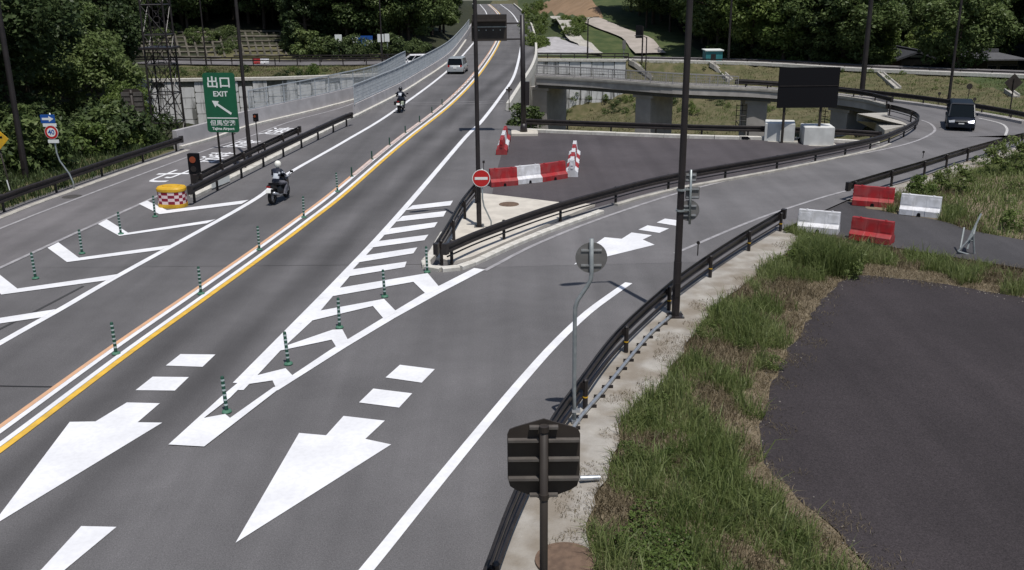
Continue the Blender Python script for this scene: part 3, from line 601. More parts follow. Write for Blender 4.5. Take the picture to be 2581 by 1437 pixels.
# concrete verge behind the right guardrail
mb = MB(); va = [p for p in RAIL_R if p.y > 6.5]
vb = smooth([Vector((2.0,6.5,0)), Vector((1.95,10,0))]+gl([(1488,1400),(1490,1300),(1515,1210),(1545,1140),(1565,1090),(1590,1030),(1665,985),(1690,925),(1745,860),(1795,785),(1908,695),(1985,640),(2012,600)]), .5)
vb = [p+Vector((random.gauss(0, .06), random.gauss(0, .06), 0)) for p in vb]
strip(mb, offs(va, -.1), vb, nc=5, n=90, dz=.05); mb.build('concrete_verge', M_VERGE)['kind'] = 'structure'
mb = MB(); n_ = g(1972,575); vb2 = offs([p for p in RAIL_R2], .12)
strip(mb, vb2, offs(RAIL_R2, 1.3), nc=3, n=50, dz=.03); mb.build('concrete_verge', M_VERGE)['kind'] = 'structure'

# ------------------------------------------------------------------ mesh fences and parapets
def fence(label, path, h0, h1, spacing=2.0, bar=.011, gap=.075, m=M_FENCE, name='mesh_fence'):
    t = thing(name, label, 'fence', path[0]); o = path[0]; P = [p-o for p in path]
    for hh, r in ((h1, .035), (h0+.06, .02)):
        mb = MB(); mb.sweep(P, [(-r, hh-r), (r, hh-r), (r, hh+r), (-r, hh+r)]); mb.build('rail', m, t)
    pm = MB(); pm.box(-.03, .03, -.03, .03, h0-.1, h1); pm = pm.mesh('post', m)
    for q in resample(P, spacing): link('post', pm, t, Matrix.Translation(q))
    mb = MB()
    for q in resample(P, gap): mb.box(q.x-bar, q.x+bar, q.y-bar, q.y+bar, q.z+h0+.05, q.z+h1, 0)
    nrow = max(1, int((h1-h0)/.22))
    for k in range(1, nrow): z = h0+(h1-h0)*k/nrow; mb.sweep(P, [(-.006, z-.009), (.006, z-.009), (.006, z+.009), (-.006, z+.009)])
    tag(mb.build('wire_infill', m, t, fix=False), kind='stuff'); return t
def barrier(label, path, prof, m=M_CONC, name='concrete_barrier', cat='barrier', seg=6.0):
    t = thing(name, label, cat, path[0]); o = path[0]; P = [p-o for p in path]
    n = max(1, int(sum((b-a).length for a, b in zip(P, P[1:]))/seg)); Q = resample(P, n=n*6+1)
    for k in range(n):
        mb = MB(); S = Q[k*6:k*6+7]; e = (S[-1]-S[-2])*.004
        S = S[:-1]+[S[-1]-e]; mb.sweep(S, prof); mb.build('barrier_section', m, t)
    return t
PL = [p for p in PAR_L]; near = [p for p in PL if p.y < 190]
barrier('grey concrete parapet along the left edge of the main road where it crosses the gully', offs([p for p in near if p.y < 122], -.25), [(-.16, .80), (.12, .80), (.20, .0), (.20, -6.6), (-.2, -6.6)], M_PARA)
barrier('far continuation of the grey parapet on the left of the main road', offs([p for p in PL if 121.5 < p.y < 330], -.25), [(-.16, .80), (.12, .80), (.20, -.4), (-.2, -.4)], M_PARA, seg=15)
fence('tall grey mesh fence on top of the left parapet of the main road', [p for p in offs(near, -.27) if p.y < 175], .80, 2.05, 2.0, .009, .085)
kerb('cream kerb line at the foot of the left parapet', [p for p in PL if 66 < p.y < 150], .28, .14, 3.0, M_CONCP)
barrier('pale concrete barrier along the right edge of the main road above the gully', offs([p for p in PAR_R if p.y < 122], .2), [(-.14, .55), (.14, .55), (.2, -.2), (.2, -6.8), (-.2, -6.8), (-.2, -.2)], M_CONCP)
barrier('far pale barrier on the right edge of the main road towards the tunnel', offs([p for p in PAR_R if 121.5 < p.y < 335], .2), [(-.14, .55), (.14, .55), (.2, -.5), (-.2, -.5)], M_CONCP, seg=15)
xo = offs([p for p in X_OUT if p.y < 100], -.25)
barrier('concrete parapet on the outer side of the exit lane beyond the tower', xo, [(-.16, 1.0), (.12, 1.0), (.2, 0), (.2, -6.4), (-.2, -6.4)], M_PARA)
kerb('pale kerb at the foot of the exit-lane parapet', [p for p in X_OUT if p.y < 92], .28, .14, 2.0, M_CONCP)
fence('long mesh fence standing on the exit-lane parapet in front of the stained wall', [p for p in xo if 62.5 < p.y < 98], 1.0, 2.25, 2.0, .009, .10)

# retaining walls built of separate panels
def panel_wall(label, pts, top, bots, pw=1.5, ph=1.12, stag=True):
    t = thing('retaining_wall', label, 'wall', (pts[0][0], pts[0][1], 0)); o = Vector((pts[0][0], pts[0][1], 0))
    P = [Vector((a, b, 0))-o for a, b in pts]
    mb = MB()
    for i in range(len(P)-1):
        a, b = P[i], P[i+1]; d = (b-a).normalized(); n_ = Vector((d.y, -d.x, 0))*.04
        mb.prism([a+Vector((0, 0, min(bots)-.5)), b+Vector((0, 0, min(bots)-.5)), b+Vector((0, 0, top)), a+Vector((0, 0, top))], -n_*20)
    mb.build('backing', M_JOINT, t)
    mb = MB(); mb.sweep(P, [(-.5, top), (.22, top), (.22, top+.28), (-.5, top+.28)]); mb.build('coping', M_CONCP, t)
    pmesh = []
    for v in range(3):
        m = MB(); w_ = pw-.07; h_ = ph-.06; e = .10
        m.prism([(-w_/2+e, 0, 0), (w_/2-e, 0, 0), (w_/2, 0, e), (w_/2, 0, h_-e), (w_/2-e, 0, h_), (-w_/2+e, 0, h_), (-w_/2, 0, h_-e), (-w_/2, 0, e)], (0, -.07-.02*v, 0)); pmesh.append(m.mesh('wall_panel', M_PANEL))
    Q = resample(P, pw)
    for i in range(len(Q)-1):
        a, b = Q[i], Q[i+1]; d = (b-a).normalized(); c = (a+b)/2; bt = bots[min(len(bots)-1, int(i*len(bots)/(len(Q)-1)))]
        z = top-ph-(ph/2 if (i % 2 and stag) else 0)
        while z > bt-.6:
            link('wall_panel', random.choice(pmesh), t, Matrix.Translation(c+Vector((0, 0, z))) @ Matrix.Rotation(math.atan2(d.y, d.x), 4, 'Z')); z -= ph
    return t
panel_wall('stained pale panel wall across the gully left of the main road, behind the exit sign', [(-39,101.6),(-25,102.6),(-11,106.7)], -.95, [-6.2])
panel_wall('pale panel wall in the gully right of the main road, seen under and over the bridge', [(3.2,120.6),(14,118.9)], -.75, [-8.5, -8.2, -7.6, -6.8, -6, -5], 1.35, 1.5, False)

# ------------------------------------------------------------------ bridge of the slip road
bt = thing('bridge', 'curved concrete bridge carrying the slip road over the gully', 'bridge', BR_N[0]); o = BR_N[0]
N_ = [p-o for p in BR_N if p.y > 70]
mb = MB(); mb.sweep(N_, [(-.32, .28), (.10, .28), (.10, .04), (.02, .0), (.02, -.52), (-.32, -.52)]); mb.build('edge_beam', M_CONCB, bt)
mb = MB(); mb.sweep(N_, [(-.34, .285), (.11, .285), (.11, .12), (-.34, .12)]); mb.build('coping', M_CONC, bt)
mb = MB(); mb.sweep(offs(N_, -.3), [(-.12, -.2), (0, -.2), (0, -.86), (-3.8, -.86), (-3.8, -.2)]); mb.build('girder', mat('girder_dark', (.09, .087, .085), .8, col2=(.07, .068, .066), scale=1), bt)
F_ = [p-o for p in BR_F if p.y > 66]
mb = MB(); mb.sweep(F_, [(-.3, .2), (.3, .2), (.3, -.8), (-.3, -.8)]); mb.build('far_edge_beam', M_CONCB, bt)
for px0, px1, k in ((1340,1383,0), (1590,1634,1), (1888,1938,2), (2075,2132,3)):
    pc = min(BR_N, key=lambda p: abs((PW/2+FPX*(p-CAM).dot(RT)/(p-CAM).dot(FW))-(px0+px1)/2)); i = BR_N.index(pc)
    d = (BR_N[min(i+1, len(BR_N)-1)]-BR_N[max(0, i-1)]).normalized(); sc = (pc-CAM).dot(FW)/FPX; w_ = (px1-px0)*sc
    M = Matrix.Translation(pc-o) @ Matrix.Rotation(math.atan2(d.y, d.x), 4, 'Z')
    q = MB(); q.box(-w_/2, w_/2, .55, 4.4, hz(pc.x, pc.y+2)-pc.z-1.2, -.84); pr = q.build('pier', M_CONCB, bt); pr.matrix_local = M
    q = MB(); q.box(-w_/2-.25, w_/2+.25, .45, 4.5, -1.1, -.82); q = q.build('bearing_shelf', M_CONCB, pr)
    if k >= 2:
        q = MB()
        for a in (-.35, .0): q.cyl((-w_/2-.45+a*.0-(.5 if a else 0), .4, -3.6), (-w_/2-.45-(.5 if a else 0), .4, -1.1), .035, n=6)
        for kk in range(4): z = -1.25-kk*.45; q.cyl((-w_/2-.97, .4, z), (-w_/2-.1, .4, z), .03, n=6)
        q.cyl((-w_/2-.95, .4, -2.6), (-w_/2-.1, .4, -3.7), .04, n=6); q.build('inspection_ladder', M_BROWN, pr)
nl = [p+Vector((0, 0, .25)) for p in BR_N]
xpx = lambda p: PW/2+FPX*(p-CAM).dot(RT)/(p-CAM).dot(FW)
fence('light mesh railing on the near side of the bridge', [p for p in nl if xpx(p) < 1860], .05, .95, 2.0, .010, .16, mat('weathered_rail', (.24, .23, .23), .6))
guardrail('guardrail on the near edge of the bridge behind the black board', [p-Vector((0, 0, .15)) for p in offs(nl, -.12) if xpx(p) > 1850], -1, 2.6)
guardrail('dark guardrail along the outer side of the loop behind the van', [p for p in BR_F if xpx(p) > 1840], -1, 3.0)
fence('light mesh railing on the far side of the bridge', [p+Vector((0, 0, .15)) for p in BR_F if xpx(p) < 1850], .05, .9, 2.0, .008, .2, MATS['weathered_rail'])
# concrete apron at the bridge end, inside the loop
mb = MB(); ap = [T(2160,288,-.9), T(2268,284,-.85), T(2300,300,-.8), T(2285,318,-.8), T(2230,330,-.8), T(2205,310,-1.6)]
mb.prism([p-Vector((0, 0, .5)) for p in ap], (0, 0, .55)); tag(mb.build('apron', M_CONC), kind='structure')
# base wall / abutment at the left end of the bridge
# ------------------------------------------------------------------ far roads and their edges
def gpts(l, dz=0): return [Vector((a, b, c+dz)) for a, b, c in l]
er = gpts([(14.3,124.6,-1.25),(29.6,118.9,-1.3),(39.5,110.1,-1.3),(53.5,101.4,-1.3),(72,91,-1.3)]); er = smooth(er, 2)
mb = MB(); strip(mb, er, offs(er, -7), nc=2, n=40, flat=1, dz=.16); tag(mb.build('embankment_road', A_EXIT), kind='structure')
kerb('long pale kerb along the top edge of the far embankment', [p+Vector((0, 0, .08)) for p in er], .5, .28, 4.0, M_CONCP)
def pipe_rail(label, path, h=.8, spacing=2.5, m=M_BROWN, nr=2):
    t = thing('pipe_railing', label, 'railing', path[0]); o = path[0]; P = [p-o for p in path]
    for k in range(nr):
        z = h-k*.32; mb = MB(); mb.sweep(P, [(-.05, z-.07), (.05, z-.07), (.05, z+.07), (-.05, z+.07)]); mb.build('rail', m, t)
    pm = MB(); pm.box(-.05, .05, -.05, .05, -.2, h+.08); pm = pm.mesh('post', m)
    for q in resample(P, spacing): link('post', pm, t, Matrix.Translation(q))
    return t
pipe_rail('dark railing above the pale kerb on the far embankment road', offs(er, -.7), .48, 3.0, nr=1)
wl = smooth(gpts([(-45.5,118.2,-.5),(-30,114.4,-.5),(-17.5,113.4,-.5),(-8.8,115.5,-.5)]), 2)
mb = MB(); strip(mb, wl, offs(wl, -7.5), nc=2, n=30, flat=1, dz=.1); tag(mb.build('hillside_road', A_EXIT), kind='structure')
pipe_rail('dark railing on the near edge of the hillside road left of the main road', [p+Vector((0, 0, .1)) for p in offs(wl, -.2)], .8, 2.6)
pipe_rail('second dark railing behind the first on the hillside road, ending at the parked white car', [p+Vector((0, 0, .1)) for p in offs(wl, -4.0) if p.x > -28], .8, 2.6)
wt = smooth(gpts([(3.0,121.6,-.45),(14.4,119.9,-.45)]), 1)
pipe_rail('dark railing on top of the panel wall right of the main road', wt, .55, 1.6)
# drain chutes down the grass slopes
for i, (a, b, lb) in enumerate((((1585,152),(1645,196),'pale drain chute on the slope nearest the panel wall'), ((1790,158),(1840,205),'drain chute on the slope left of the black board'), ((2205,176),(2262,226),'long drain chute on the slope right of the black board'), ((2540,232),(2560,246),'short drain chute near the diamond sign at the right edge'))):
    P_ = []
    for k in range(9):
        q = TG(a[0]+(b[0]-a[0])*k/8, a[1]+(b[1]-a[1])*k/8); q.z = hz(q.x, q.y)+.06; P_.append(q)
    mb = MB(); mb.sweep(P_, [(-.36, -.3), (.36, -.3), (.36, .26), (.24, .26), (.18, .1), (-.18, .1), (-.24, .26), (-.36, .26)])
    tag(mb.build('drain_chute', M_CONC), lb, 'drain', 'drain chutes on the embankment')
# pale concrete slope facing above the panel wall
def drape(name, pts, wd, m, dz=.25, kind='structure'):
    P = smooth([TG(*p) for p in pts], 2.0); mb = MB(); L = offs(P, -wd/2); Rr = offs(P, wd/2)
    mb.add([(p.x, p.y, max(hz(a.x, a.y), hz(b.x, b.y))+dz) for a, b in zip(L, Rr) for p in (a, b)], [(2*i, 2*i+1, 2*i+3, 2*i+2) for i in range(len(P)-1)])
    return tag(mb.build(name, m), kind=kind)
drape('farm_lane', [(1478,48),(1540,75),(1600,98),(1625,125),(1640,140)], 4.2, mat('lane_concrete', (.36, .32, .29), .95, col2=(.29, .26, .23), scale=.6, detail=8))
P_ = [TG(*q) for q in ((1354,138),(1354,100),(1400,98),(1445,104),(1475,120),(1502,138))]; mb = MB(); mb.prism([p+Vector((0, 0, -.3)) for p in P_], (0, 0, .6)); tag(mb.build('concrete_facing', M_PARA), kind='structure')
drape('farm_track', [(1402,48),(1440,85),(1475,118),(1500,140)], 2.2, M_CONC)

# ================================================================== POLES AND SIGNS
def lamp_post(label, base, r=.085, h=10.0, arm=(-.9, .5), name='street_lamp', group='street lamp posts'):
    t = thing(name, label, 'street lamp', base, 0, group)
    m = MB(); m.cyl((0, 0, -.25), (0, 0, 1.6), r*1.12, r*1.1, 14); m.cyl((0, 0, 1.6), (0, 0, h), r, r*.8, 14); m.build('pole', M_POLE, t)
    m = MB(); m.box(-r*2.2, r*2.2, -r*2.2, r*2.2, -.02, .03); pl = m.build('base_plate', M_POLE, t)
    for a, b in ((1, 1), (1, -1), (-1, 1), (-1, -1)): q = MB(); q.cyl((a*r*1.8, b*r*1.8, .03), (a*r*1.8, b*r*1.8, .08), .02, n=6); q.build('anchor_bolt', M_GALV, pl)
    m = MB(); m.box(-r*.6, r*.6, -r*1.2, -r*1.05, .6, 1.0); m.build('service_hatch', M_BROWN, t)
    A = Vector((arm[0], arm[1], 0)); m = MB(); m.tube([(0, 0, h-.3), A*.1+Vector((0, 0, h-.05)), A*.4+Vector((0, 0, h+.12)), A+Vector((0, 0, h+.2))], r*.45, 8); m.build('arm', M_POLE, t, True)
    d = A.normalized(); m = MB(); M = Matrix.Translation(A+d*.35+Vector((0, 0, h+.2))) @ Matrix.Rotation(math.atan2(d.y, d.x), 4, 'Z')
    m.loft([[M @ Vector((x, y*s, z)) for y, z in ((-.14, -.03), (.14, -.03), (.12, .05), (-.12, .05))] for x, s in ((-.4, .4), (-.15, 1), (.25, 1), (.42, .6))]); hd = m.build('lamp_head', M_POLE, t)
    m = MB(); m.box(-.2, .25, -.1, .1, -.045, -.032, 0, M); m.build('lens', M_LAMP, hd)
    return t
lamp_post('black lamp post on the pale triangular island, behind the no-entry sign', g(1208,578)+Vector((0, 0, .1)), .085, 10, (-.7, -.3))
L4 = g(1702,801); lamp_post('tall black lamp post on the concrete verge with sign backs clamped to it', L4+Vector((0, 0, .05)), .10, 10, (-.8, -.2))
lamp_post('black lamp post beside the green exit sign on the divider', g(631,402)+Vector((0, 0, .05)), .10, 10.5, (-.9, .2))
p = T(67,455,0); lamp_post('dark lamp post in front of the woods at the left edge', p, .14, 10.5, (.9, .3))
p = V(2172,236,88); p.z = hz(p.x, p.y); lamp_post('thick black post beyond the bridge, right of the black board', p, .24, 13, (-1.2, -.6))
p = V(2390,262,80); p.z = hz(p.x, p.y); lamp_post('thin black lamp post on the slope behind the dark van', p, .12, 10, (-.9, -.6))
p = V(1735,125,118); p.z = -1
p = V(1835,158,124); p.z = hz(p.x, p.y); lamp_post('slim lamp post at the far road beside the teal hut', p, .15, 12, (-1, -.5))
p = V(1627,188,112); p.z = hz(p.x, p.y); lamp_post('slim lamp post above the bridge near the farm lane', p, .08, 8, (-.8, -.5))
for a, lb in ((966, 'slim dark post in front of the blue boards on the hillside road'), (524, 'slim dark post on the hillside road left of the green sign'), (1480, 'slim dark post behind the bridge railing above the panel wall')):
    yy = 113 if a < 1000 else 123; p = V(a, 200, yy); p.z = -.9 if a > 1000 else hz(p.x, p.y); lamp_post(lb, p, .09, 8.0 if a < 1400 else 5, (.7, .3))

def frame(origin, rz): return Matrix.Translation(origin) @ Matrix.Rotation(rz, 4, 'Z')
RZ = -R(6.7)
def rrect(w, h, r, z0=0, n=4):
    out = []
    for cx, cz, a0 in ((w/2-r, z0+r, -90), (w/2-r, z0+h-r, 0), (-w/2+r, z0+h-r, 90), (-w/2+r, z0+r, 180)):
        out += [(cx+r*math.cos(R(a0+90*k/n)), 0, cz+r*math.sin(R(a0+90*k/n))) for k in range(n+1)]
    return out
def disc(r, n=28): return [(r*math.cos(2*math.pi*k/n), 0, r*math.sin(2*math.pi*k/n)) for k in range(n)]
def plate(name, poly, y0, y1, m, parent, M=None):
    b = MB(); b.prism([(x, y0, z) for x, _, z in poly], (0, y1-y0, 0)); o = b.build(name, m, parent)
    if M: o.matrix_local = M
    return o
UPR = Matrix.Rotation(R(90), 4, 'X')                       # text lying in XY -> standing, facing -Y
def stext(s, size, m, parent, x, z, y=-.045, sx=1.0, bold=.006): return text_mesh(s, size, m, 'lettering', parent, Matrix.Translation((x, y, z)) @ UPR, .003, sx, bold)

# exit sign
DY = 49.3; a = V(565,333,DY); top = V(552,183,DY).z; gx = g(566,404); base = Vector((a.x+.02, DY, .05))
t = thing('exit_sign', 'tall green exit sign with white arrow on two brown posts on the divider', 'road sign', base, RZ)
z0 = a.z-.05; Hs = top-a.z; Ws = 1.68
for x in (-.37, .42): m = MB(); m.cyl((x, 0, -.2), (x, 0, z0+Hs*.9), .055, n=10); m.build('post', M_BROWN2, t, True)
pn = plate('panel', rrect(Ws, Hs, .16, z0), -.10, -.06, M_GREEN, t); q = Hs
b = MB(); b.box(-.8, .8, -.106, -.1, z0+q*.235, z0+q*.252); b.build('divider_line', M_SIGNW, pn)
stext('出口', .60, M_SIGNW, pn, -.02, z0+q*.83, -.104, 1.08, .010); stext('EXIT', .36, M_SIGNW, pn, .02, z0+q*.645, -.104, 1.05, .008)
stext('但馬空港', .30, M_SIGNW, pn, .0, z0+q*.155, -.104, 1.12, .003); stext('Tajima Airport', .185, M_SIGNW, pn, .0, z0+q*.062, -.104, 1.05, .005)
b = MB(); dA = Vector((-.72, 0, .52)).normalized(); nA = Vector((-dA.z, 0, dA.x)); c0 = Vector((.50, -.106, z0+q*.315)); c1 = Vector((-.20, -.106, z0+q*.475)); tip = Vector((-.46, -.106, z0+q*.535)); dA = (tip-c0).normalized(); nA = Vector((-dA.z, 0, dA.x))
b.prism([c0+nA*.055, c0-nA*.055, c1-nA*.055, c1-nA*.19, tip, c1+nA*.19, c1+nA*.055], (0, .004, 0)); b.build('arrow', M_SIGNW, pn)

# one-way and speed-limit sign on the left
D = 43.6; p0 = V(131,330,D); t = thing('road_sign', 'blue one-way arrow over a round 40 limit sign on a bent pole', 'road sign', (p0.x, D, 0), -R(3))
zz = lambda py: V(131, py, D).z
m = MB(); k = zz(358); m.tube([(.62, 0, -.2), (.62, 0, .35), (.5, 0, .75), (.14, 0, 1.35), (.06, 0, 1.7), (.02, 0, zz(285))], .038, 8); m.build('pole', M_GALV, t, True)
b1 = plate('arrow_panel', rrect(.66, .38, .03, zz(310)), -.075, -.045, M_BLUE, t, Matrix.Translation((-.08, 0, 0))); zc_ = zz(310)+.19
b = MB(); b.prism([(-.26, -.08, zc_-.05), (.05, -.08, zc_-.05), (.05, -.08, zc_-.13), (.27, -.08, zc_), (.05, -.08, zc_+.13), (.05, -.08, zc_+.05), (-.26, -.08, zc_+.05)], (0, .004, 0)); b.build('arrow', M_SIGNW, b1)
plate('plate', rrect(.62, .15, .02, zz(319)), -.075, -.045, M_SIGNW, t, Matrix.Translation((-.03, 0, 0)))
zc_ = zz(333); dm = Matrix.Translation((0, 0, zc_))
d0 = plate('limit_disc', disc(.31), -.075, -.045, M_SIGNW, t, dm); plate('red_ring', disc(.295), -.079, -.07, M_SRED, d0); plate('disc_face', disc(.20), -.083, -.075, M_SIGNW, d0)
text_mesh('40', .30, M_BLUE, 'lettering', d0, Matrix.Translation((0, -.086, 0)) @ UPR, .003, 1.0, .006)
plate('plate', rrect(.50, .15, .02, zz(360)), -.075, -.045, M_SIGNW, t, Matrix.Translation((.03, 0, 0)))
# yellow warning diamond at the left edge
D = 41; p0 = V(-12,350,D); t = thing('warning_sign', 'yellow diamond warning sign cut off by the left edge', 'road sign', (p0.x, D, 0), -R(3)); zc_ = p0.z
m = MB(); m.cyl((.38, 0, -.2), (.06, 0, zc_), .035, n=8); m.build('pole', M_BROWN2, t, True)
m = MB(); m.cyl((.27, 0, .55), (.21, 0, 1.0), .045, n=8); m.build('reflector_sleeve', M_SIGNW, t)
dd = plate('panel', [(-.62, 0, zc_), (0, 0, zc_-.62), (.62, 0, zc_), (0, 0, zc_+.62)], -.08, -.05, M_SYEL, t); b = MB(); b.box(-.12, .36, -.085, -.08, zc_+.03, zc_+.12); b.build('symbol', M_BLACK, dd)

# dark sign backs with ribs
def ribbed_back(label, org, rz, poly, z_lo, z_hi, ribs, pole_r, pole_top, cat='sign back', halfgap=.07, ribh=.035, slats=False):
    t = thing('road_sign', label, cat, org, rz)
    m = MB(); m.cyl((0, 0, -.3), (0, 0, pole_top), pole_r, n=14); m.build('pole', M_BROWN2, t, True)
    pn = plate('panel', poly, .10, .125, M_BROWN2, t)
    for z, w in ribs:
        for sgn in (-1, 1):
            b = MB(); x0, x1 = sorted((sgn*halfgap, sgn*w)); b.box(x0, x1, .02, .10, z-ribh/2, z+ribh/2); b.box(x0, x1, .015, .025, z-ribh*1.4, z+ribh/2); b.build('rib', M_RIB, pn)
    for z in (ribs[0][0], ribs[-1][0]): b = MB(); b.cyl((0, 0, z-.04), (0, 0, z+.04), pole_r*1.2, n=12); b.build('clamp', M_BROWN2, t)
    return t
D = 11.6; c = V(1371,1160,D); zz = lambda py: V(1371, py, D).z; sc = (c-CAM).dot(FW)/FPX
hp = [(-92,1095),(-86,1082),(-70,1076),(0,1056),(70,1076),(86,1082),(92,1095),(92,1205),(86,1226),(70,1236),(10,1258),(-10,1258),(-70,1236),(-86,1226),(-92,1205)]
ribbed_back('back of a dark brown six-sided road sign with ribs, bottom centre of the view', Vector((c.x, D, -.05)), 0, [(a*sc, 0, zz(b)) for a, b in hp], 0, 0,
            [(zz(1072), .30*sc*92/.92*.9*1.0 if 0 else 36*sc), (zz(1105), 90*sc), (zz(1153), 90*sc), (zz(1202), 90*sc), (zz(1243), 36*sc)], 10.5*sc, zz(1066), halfgap=12*sc, ribh=.016)
D = 57.5; c = V(325,245,D); sc = (c-CAM).dot(FW)/FPX; zz = lambda py: V(325, py, D).z
ribbed_back('tall dark slatted sign back standing against the woods left of the lattice tower', Vector((c.x+.15, D, hz(c.x, D))), 0, [(-28*sc, 0, zz(286)), (-12*sc, 0, zz(298)), (12*sc, 0, zz(298)), (28*sc, 0, zz(286)), (28*sc, 0, zz(205)), (16*sc, 0, zz(193)), (-16*sc, 0, zz(193)), (-28*sc, 0, zz(205))], 0, 0,
            [(zz(p_)+.0, 26*sc) for p_ in (204,217,230,243,256,269,282)], .09, zz(195), halfgap=.1, ribh=.12)
# diamond sign back, far right
D = 70; c = V(2556,209,D); sc = (c-CAM).dot(FW)/FPX; gz = hz(c.x, D); t = thing('road_sign', 'dark diamond sign back on a post at the right edge', 'sign back', (c.x, D, gz)); k = 23*sc; zc_ = c.z-gz
m = MB(); m.cyl((0, 0, -.2), (0, 0, zc_+.3), .05, n=8); m.build('pole', M_BROWN2, t); plate('panel', [(-k, 0, zc_), (0, 0, zc_-k), (k, 0, zc_), (0, 0, zc_+k)], .06, .1, M_BROWN2, t)
# round sign back on a bent galvanised pole (fixed to the guardrail)
D = 18.75; c = V(1448,1066,D); t = thing('road_sign', 'back of a round sign on a bent galvanised pole beside the guardrail', 'sign back', (c.x, D, .02))
X = lambda px, py: V(px, py, D)-Vector((c.x, D, .02))
m = MB(); m.tube([(0, 0, -.1), X(1447,1000), X(1449,800), X(1450,775), X(1456,757), X(1480,722), X(1489,705), X(1491,688), X(1491,602)], .043, 10); m.build('pole', M_GPOLE, t, True)
cc = X(1491,651); dk = plate('disc', disc(.325), .04, .06, M_SBACK, t, Matrix.Translation((cc.x, 0, cc.z)))
for py in (632, 670):
    z = X(1491,py).z-cc.z; b = MB(); b.box(-.21, .21, .02, .042, z-.02, z+.02); b.build('rib', M_STEEL, dk)
for py in (1035, 1062): z = X(1447,py).z; b = MB(); b.box(-.06, .12, -.05, .05, z-.03, z+.03); b.build('clamp', M_STEEL, t)
# no-entry sign on the island
D = 35.4; c = V(1238,572,D); t = thing('no_entry_sign', 'red and white no-entry disc on a bent grey pole at the island', 'road sign', (c.x, D, .10), RZ*0)
X = lambda px, py: V(px, py, D)-Vector((c.x, D, .1))
m = MB(); m.tube([(0, 0, -.05), X(1238,558), X(1220,520), X(1216,500), X(1215,425)], .03, 8); m.build('pole', M_GALV, t, True)
cc = X(1213,449); d0 = plate('disc', disc(.335), -.06, -.035, M_SIGNW, t, Matrix.Translation((cc.x, 0, cc.z))); plate('red_face', disc(.31), -.064, -.05, M_SRED, d0); b = MB(); b.box(-.24, .24, -.069, -.06, -.05, .05); b.build('white_bar', M_SIGNW, d0)
m = MB(); m.cyl(X(1219,430), X(1219,408), .014, n=6); m.cyl(X(1219,411), X(1219,405), .045, n=10); m.build('reflector', M_BROWN, t)
# sign backs clamped to the lamp post
t = thing('sign_cluster', 'galvanised sign backs, square over round, clamped to the black lamp post by the slip road', 'sign back', (L4.x, L4.y, 0)); D = L4.y; X = lambda px, py: V(px, py, D)-Vector((L4.x, D, 0))
m = MB(); m.cyl(X(1738,565), X(1742,428), .035, n=8); m.build('pole', M_GALV, t, True)
for (x0, x1, y0, y1, nm) in ((1728,1757,437,460,'small_plate'), (1728,1765,473,503,'square_plate')):
    A = X(x0, y1); B = X(x1, y0); b = MB(); b.box(A.x, B.x, .05, .07, A.z, B.z); o = b.build(nm, M_SBACK, t)
    for z in (A.z+.05, B.z-.05): b = MB(); b.box(A.x+.02, B.x-.02, .02, .052, z-.02, z+.02); b.build('rib', M_STEEL, o)
A = X(1737,532); o = plate('round_plate', disc(.29), .05, .07, M_SBACK, t, Matrix.Translation((A.x, 0, A.z)))
for z in (-.13, .13): b = MB(); b.box(-.2, .2, .02, .052, z-.02, z+.02); b.build('rib', M_STEEL, o)
for py in (478, 530): A = X(1714, py); b = MB(); b.cyl((0, 0, A.z-.025), (0, 0, A.z+.025), .125, n=14); b.box(.05, .30, -.02, .02, A.z-.02, A.z+.02); b.build('band_clamp', M_GALV, t)

# variable message sign on its mast, and the black board on blocks
D = 58.3; c = g(1320,338); t = thing('message_sign_mast', 'black mast carrying an electronic message box over the main road', 'message sign', (c.x, c.y, .15)); D = c.y
X = lambda px, py: V(px, py, D)-Vector((c.x, D, .15))
m = MB(); m.cyl((0, 0, 0), (0, 0, .5), .24, .17, 14); m.cyl((0, 0, .5), X(1316,38), .16, .14, 14); m.build('mast', M_POLE, t, True)
for py in (58, 98): m = MB(); m.cyl(X(1316,py), X(1272,py+1), .05, n=8); m.build('arm', M_POLE, t)
A = X(1191,103); B = X(1277,36); m = MB(); m.box(A.x, B.x, -.28, .28, A.z, B.z); bx = m.build('display_box', M_BROWN2, t)
b = MB(); b.box(A.x+.04, B.x-.04, -.62, -.28, B.z-.38, B.z-.30); b.box(A.x-.03, A.x+.01, -.6, -.28, A.z, B.z-.3); b.build('visor', M_BROWN2, bx)
for k in range(4): b = MB(); x = A.x+.4+k*.42; b.cyl((x, -.31, A.z+.62), (x, -.285, A.z+.62), .035, n=8); b.build('fixing', M_GALV, bx)
b = MB(); b.box(A.x+.03, B.x-.03, -.31, -.28, B.z-.72, B.z-.68); b.build('louvre', M_GALV, bx)
m = MB(); m.box(.1, .36, -.12, .14, 1.6, 3.0); m.build('control_cabinet', M_POLE, t)
b = MB(); b.box(-.75, .85, -.85, .65, -.3, 0); b.build('foundation', M_SLAB, t)
mt = g(1275,300)
D = 54.4; c = g(2065,366); t = thing('blank_board', 'large black board standing on two posts behind the white blocks', 'board', (c.x-.3, D+1.0, c.z)); D += 1.0; O = Vector((c.x-.3, D, c.z)); X = lambda px, py: V(px, py, D)-O
A = X(1957,272); B = X(2118,169); m = MB(); m.box(A.x, B.x, -.08, .0, A.z, B.z); bd = m.build('board_face', M_BLACK, t)
k = (A.z+B.z)/2+.1; m = MB(); m.box(A.x+.05, B.x-.05, -.10, -.08, k-.02, k+.02); m.build('panel_seam', M_BROWN, bd)
for px in (1978, 2070): q = X(px, 272); m = MB(); m.cyl((q.x, .08, -.4), (q.x, .08, B.z-.2), .08, n=10); m.build('post', M_BROWN2, t)
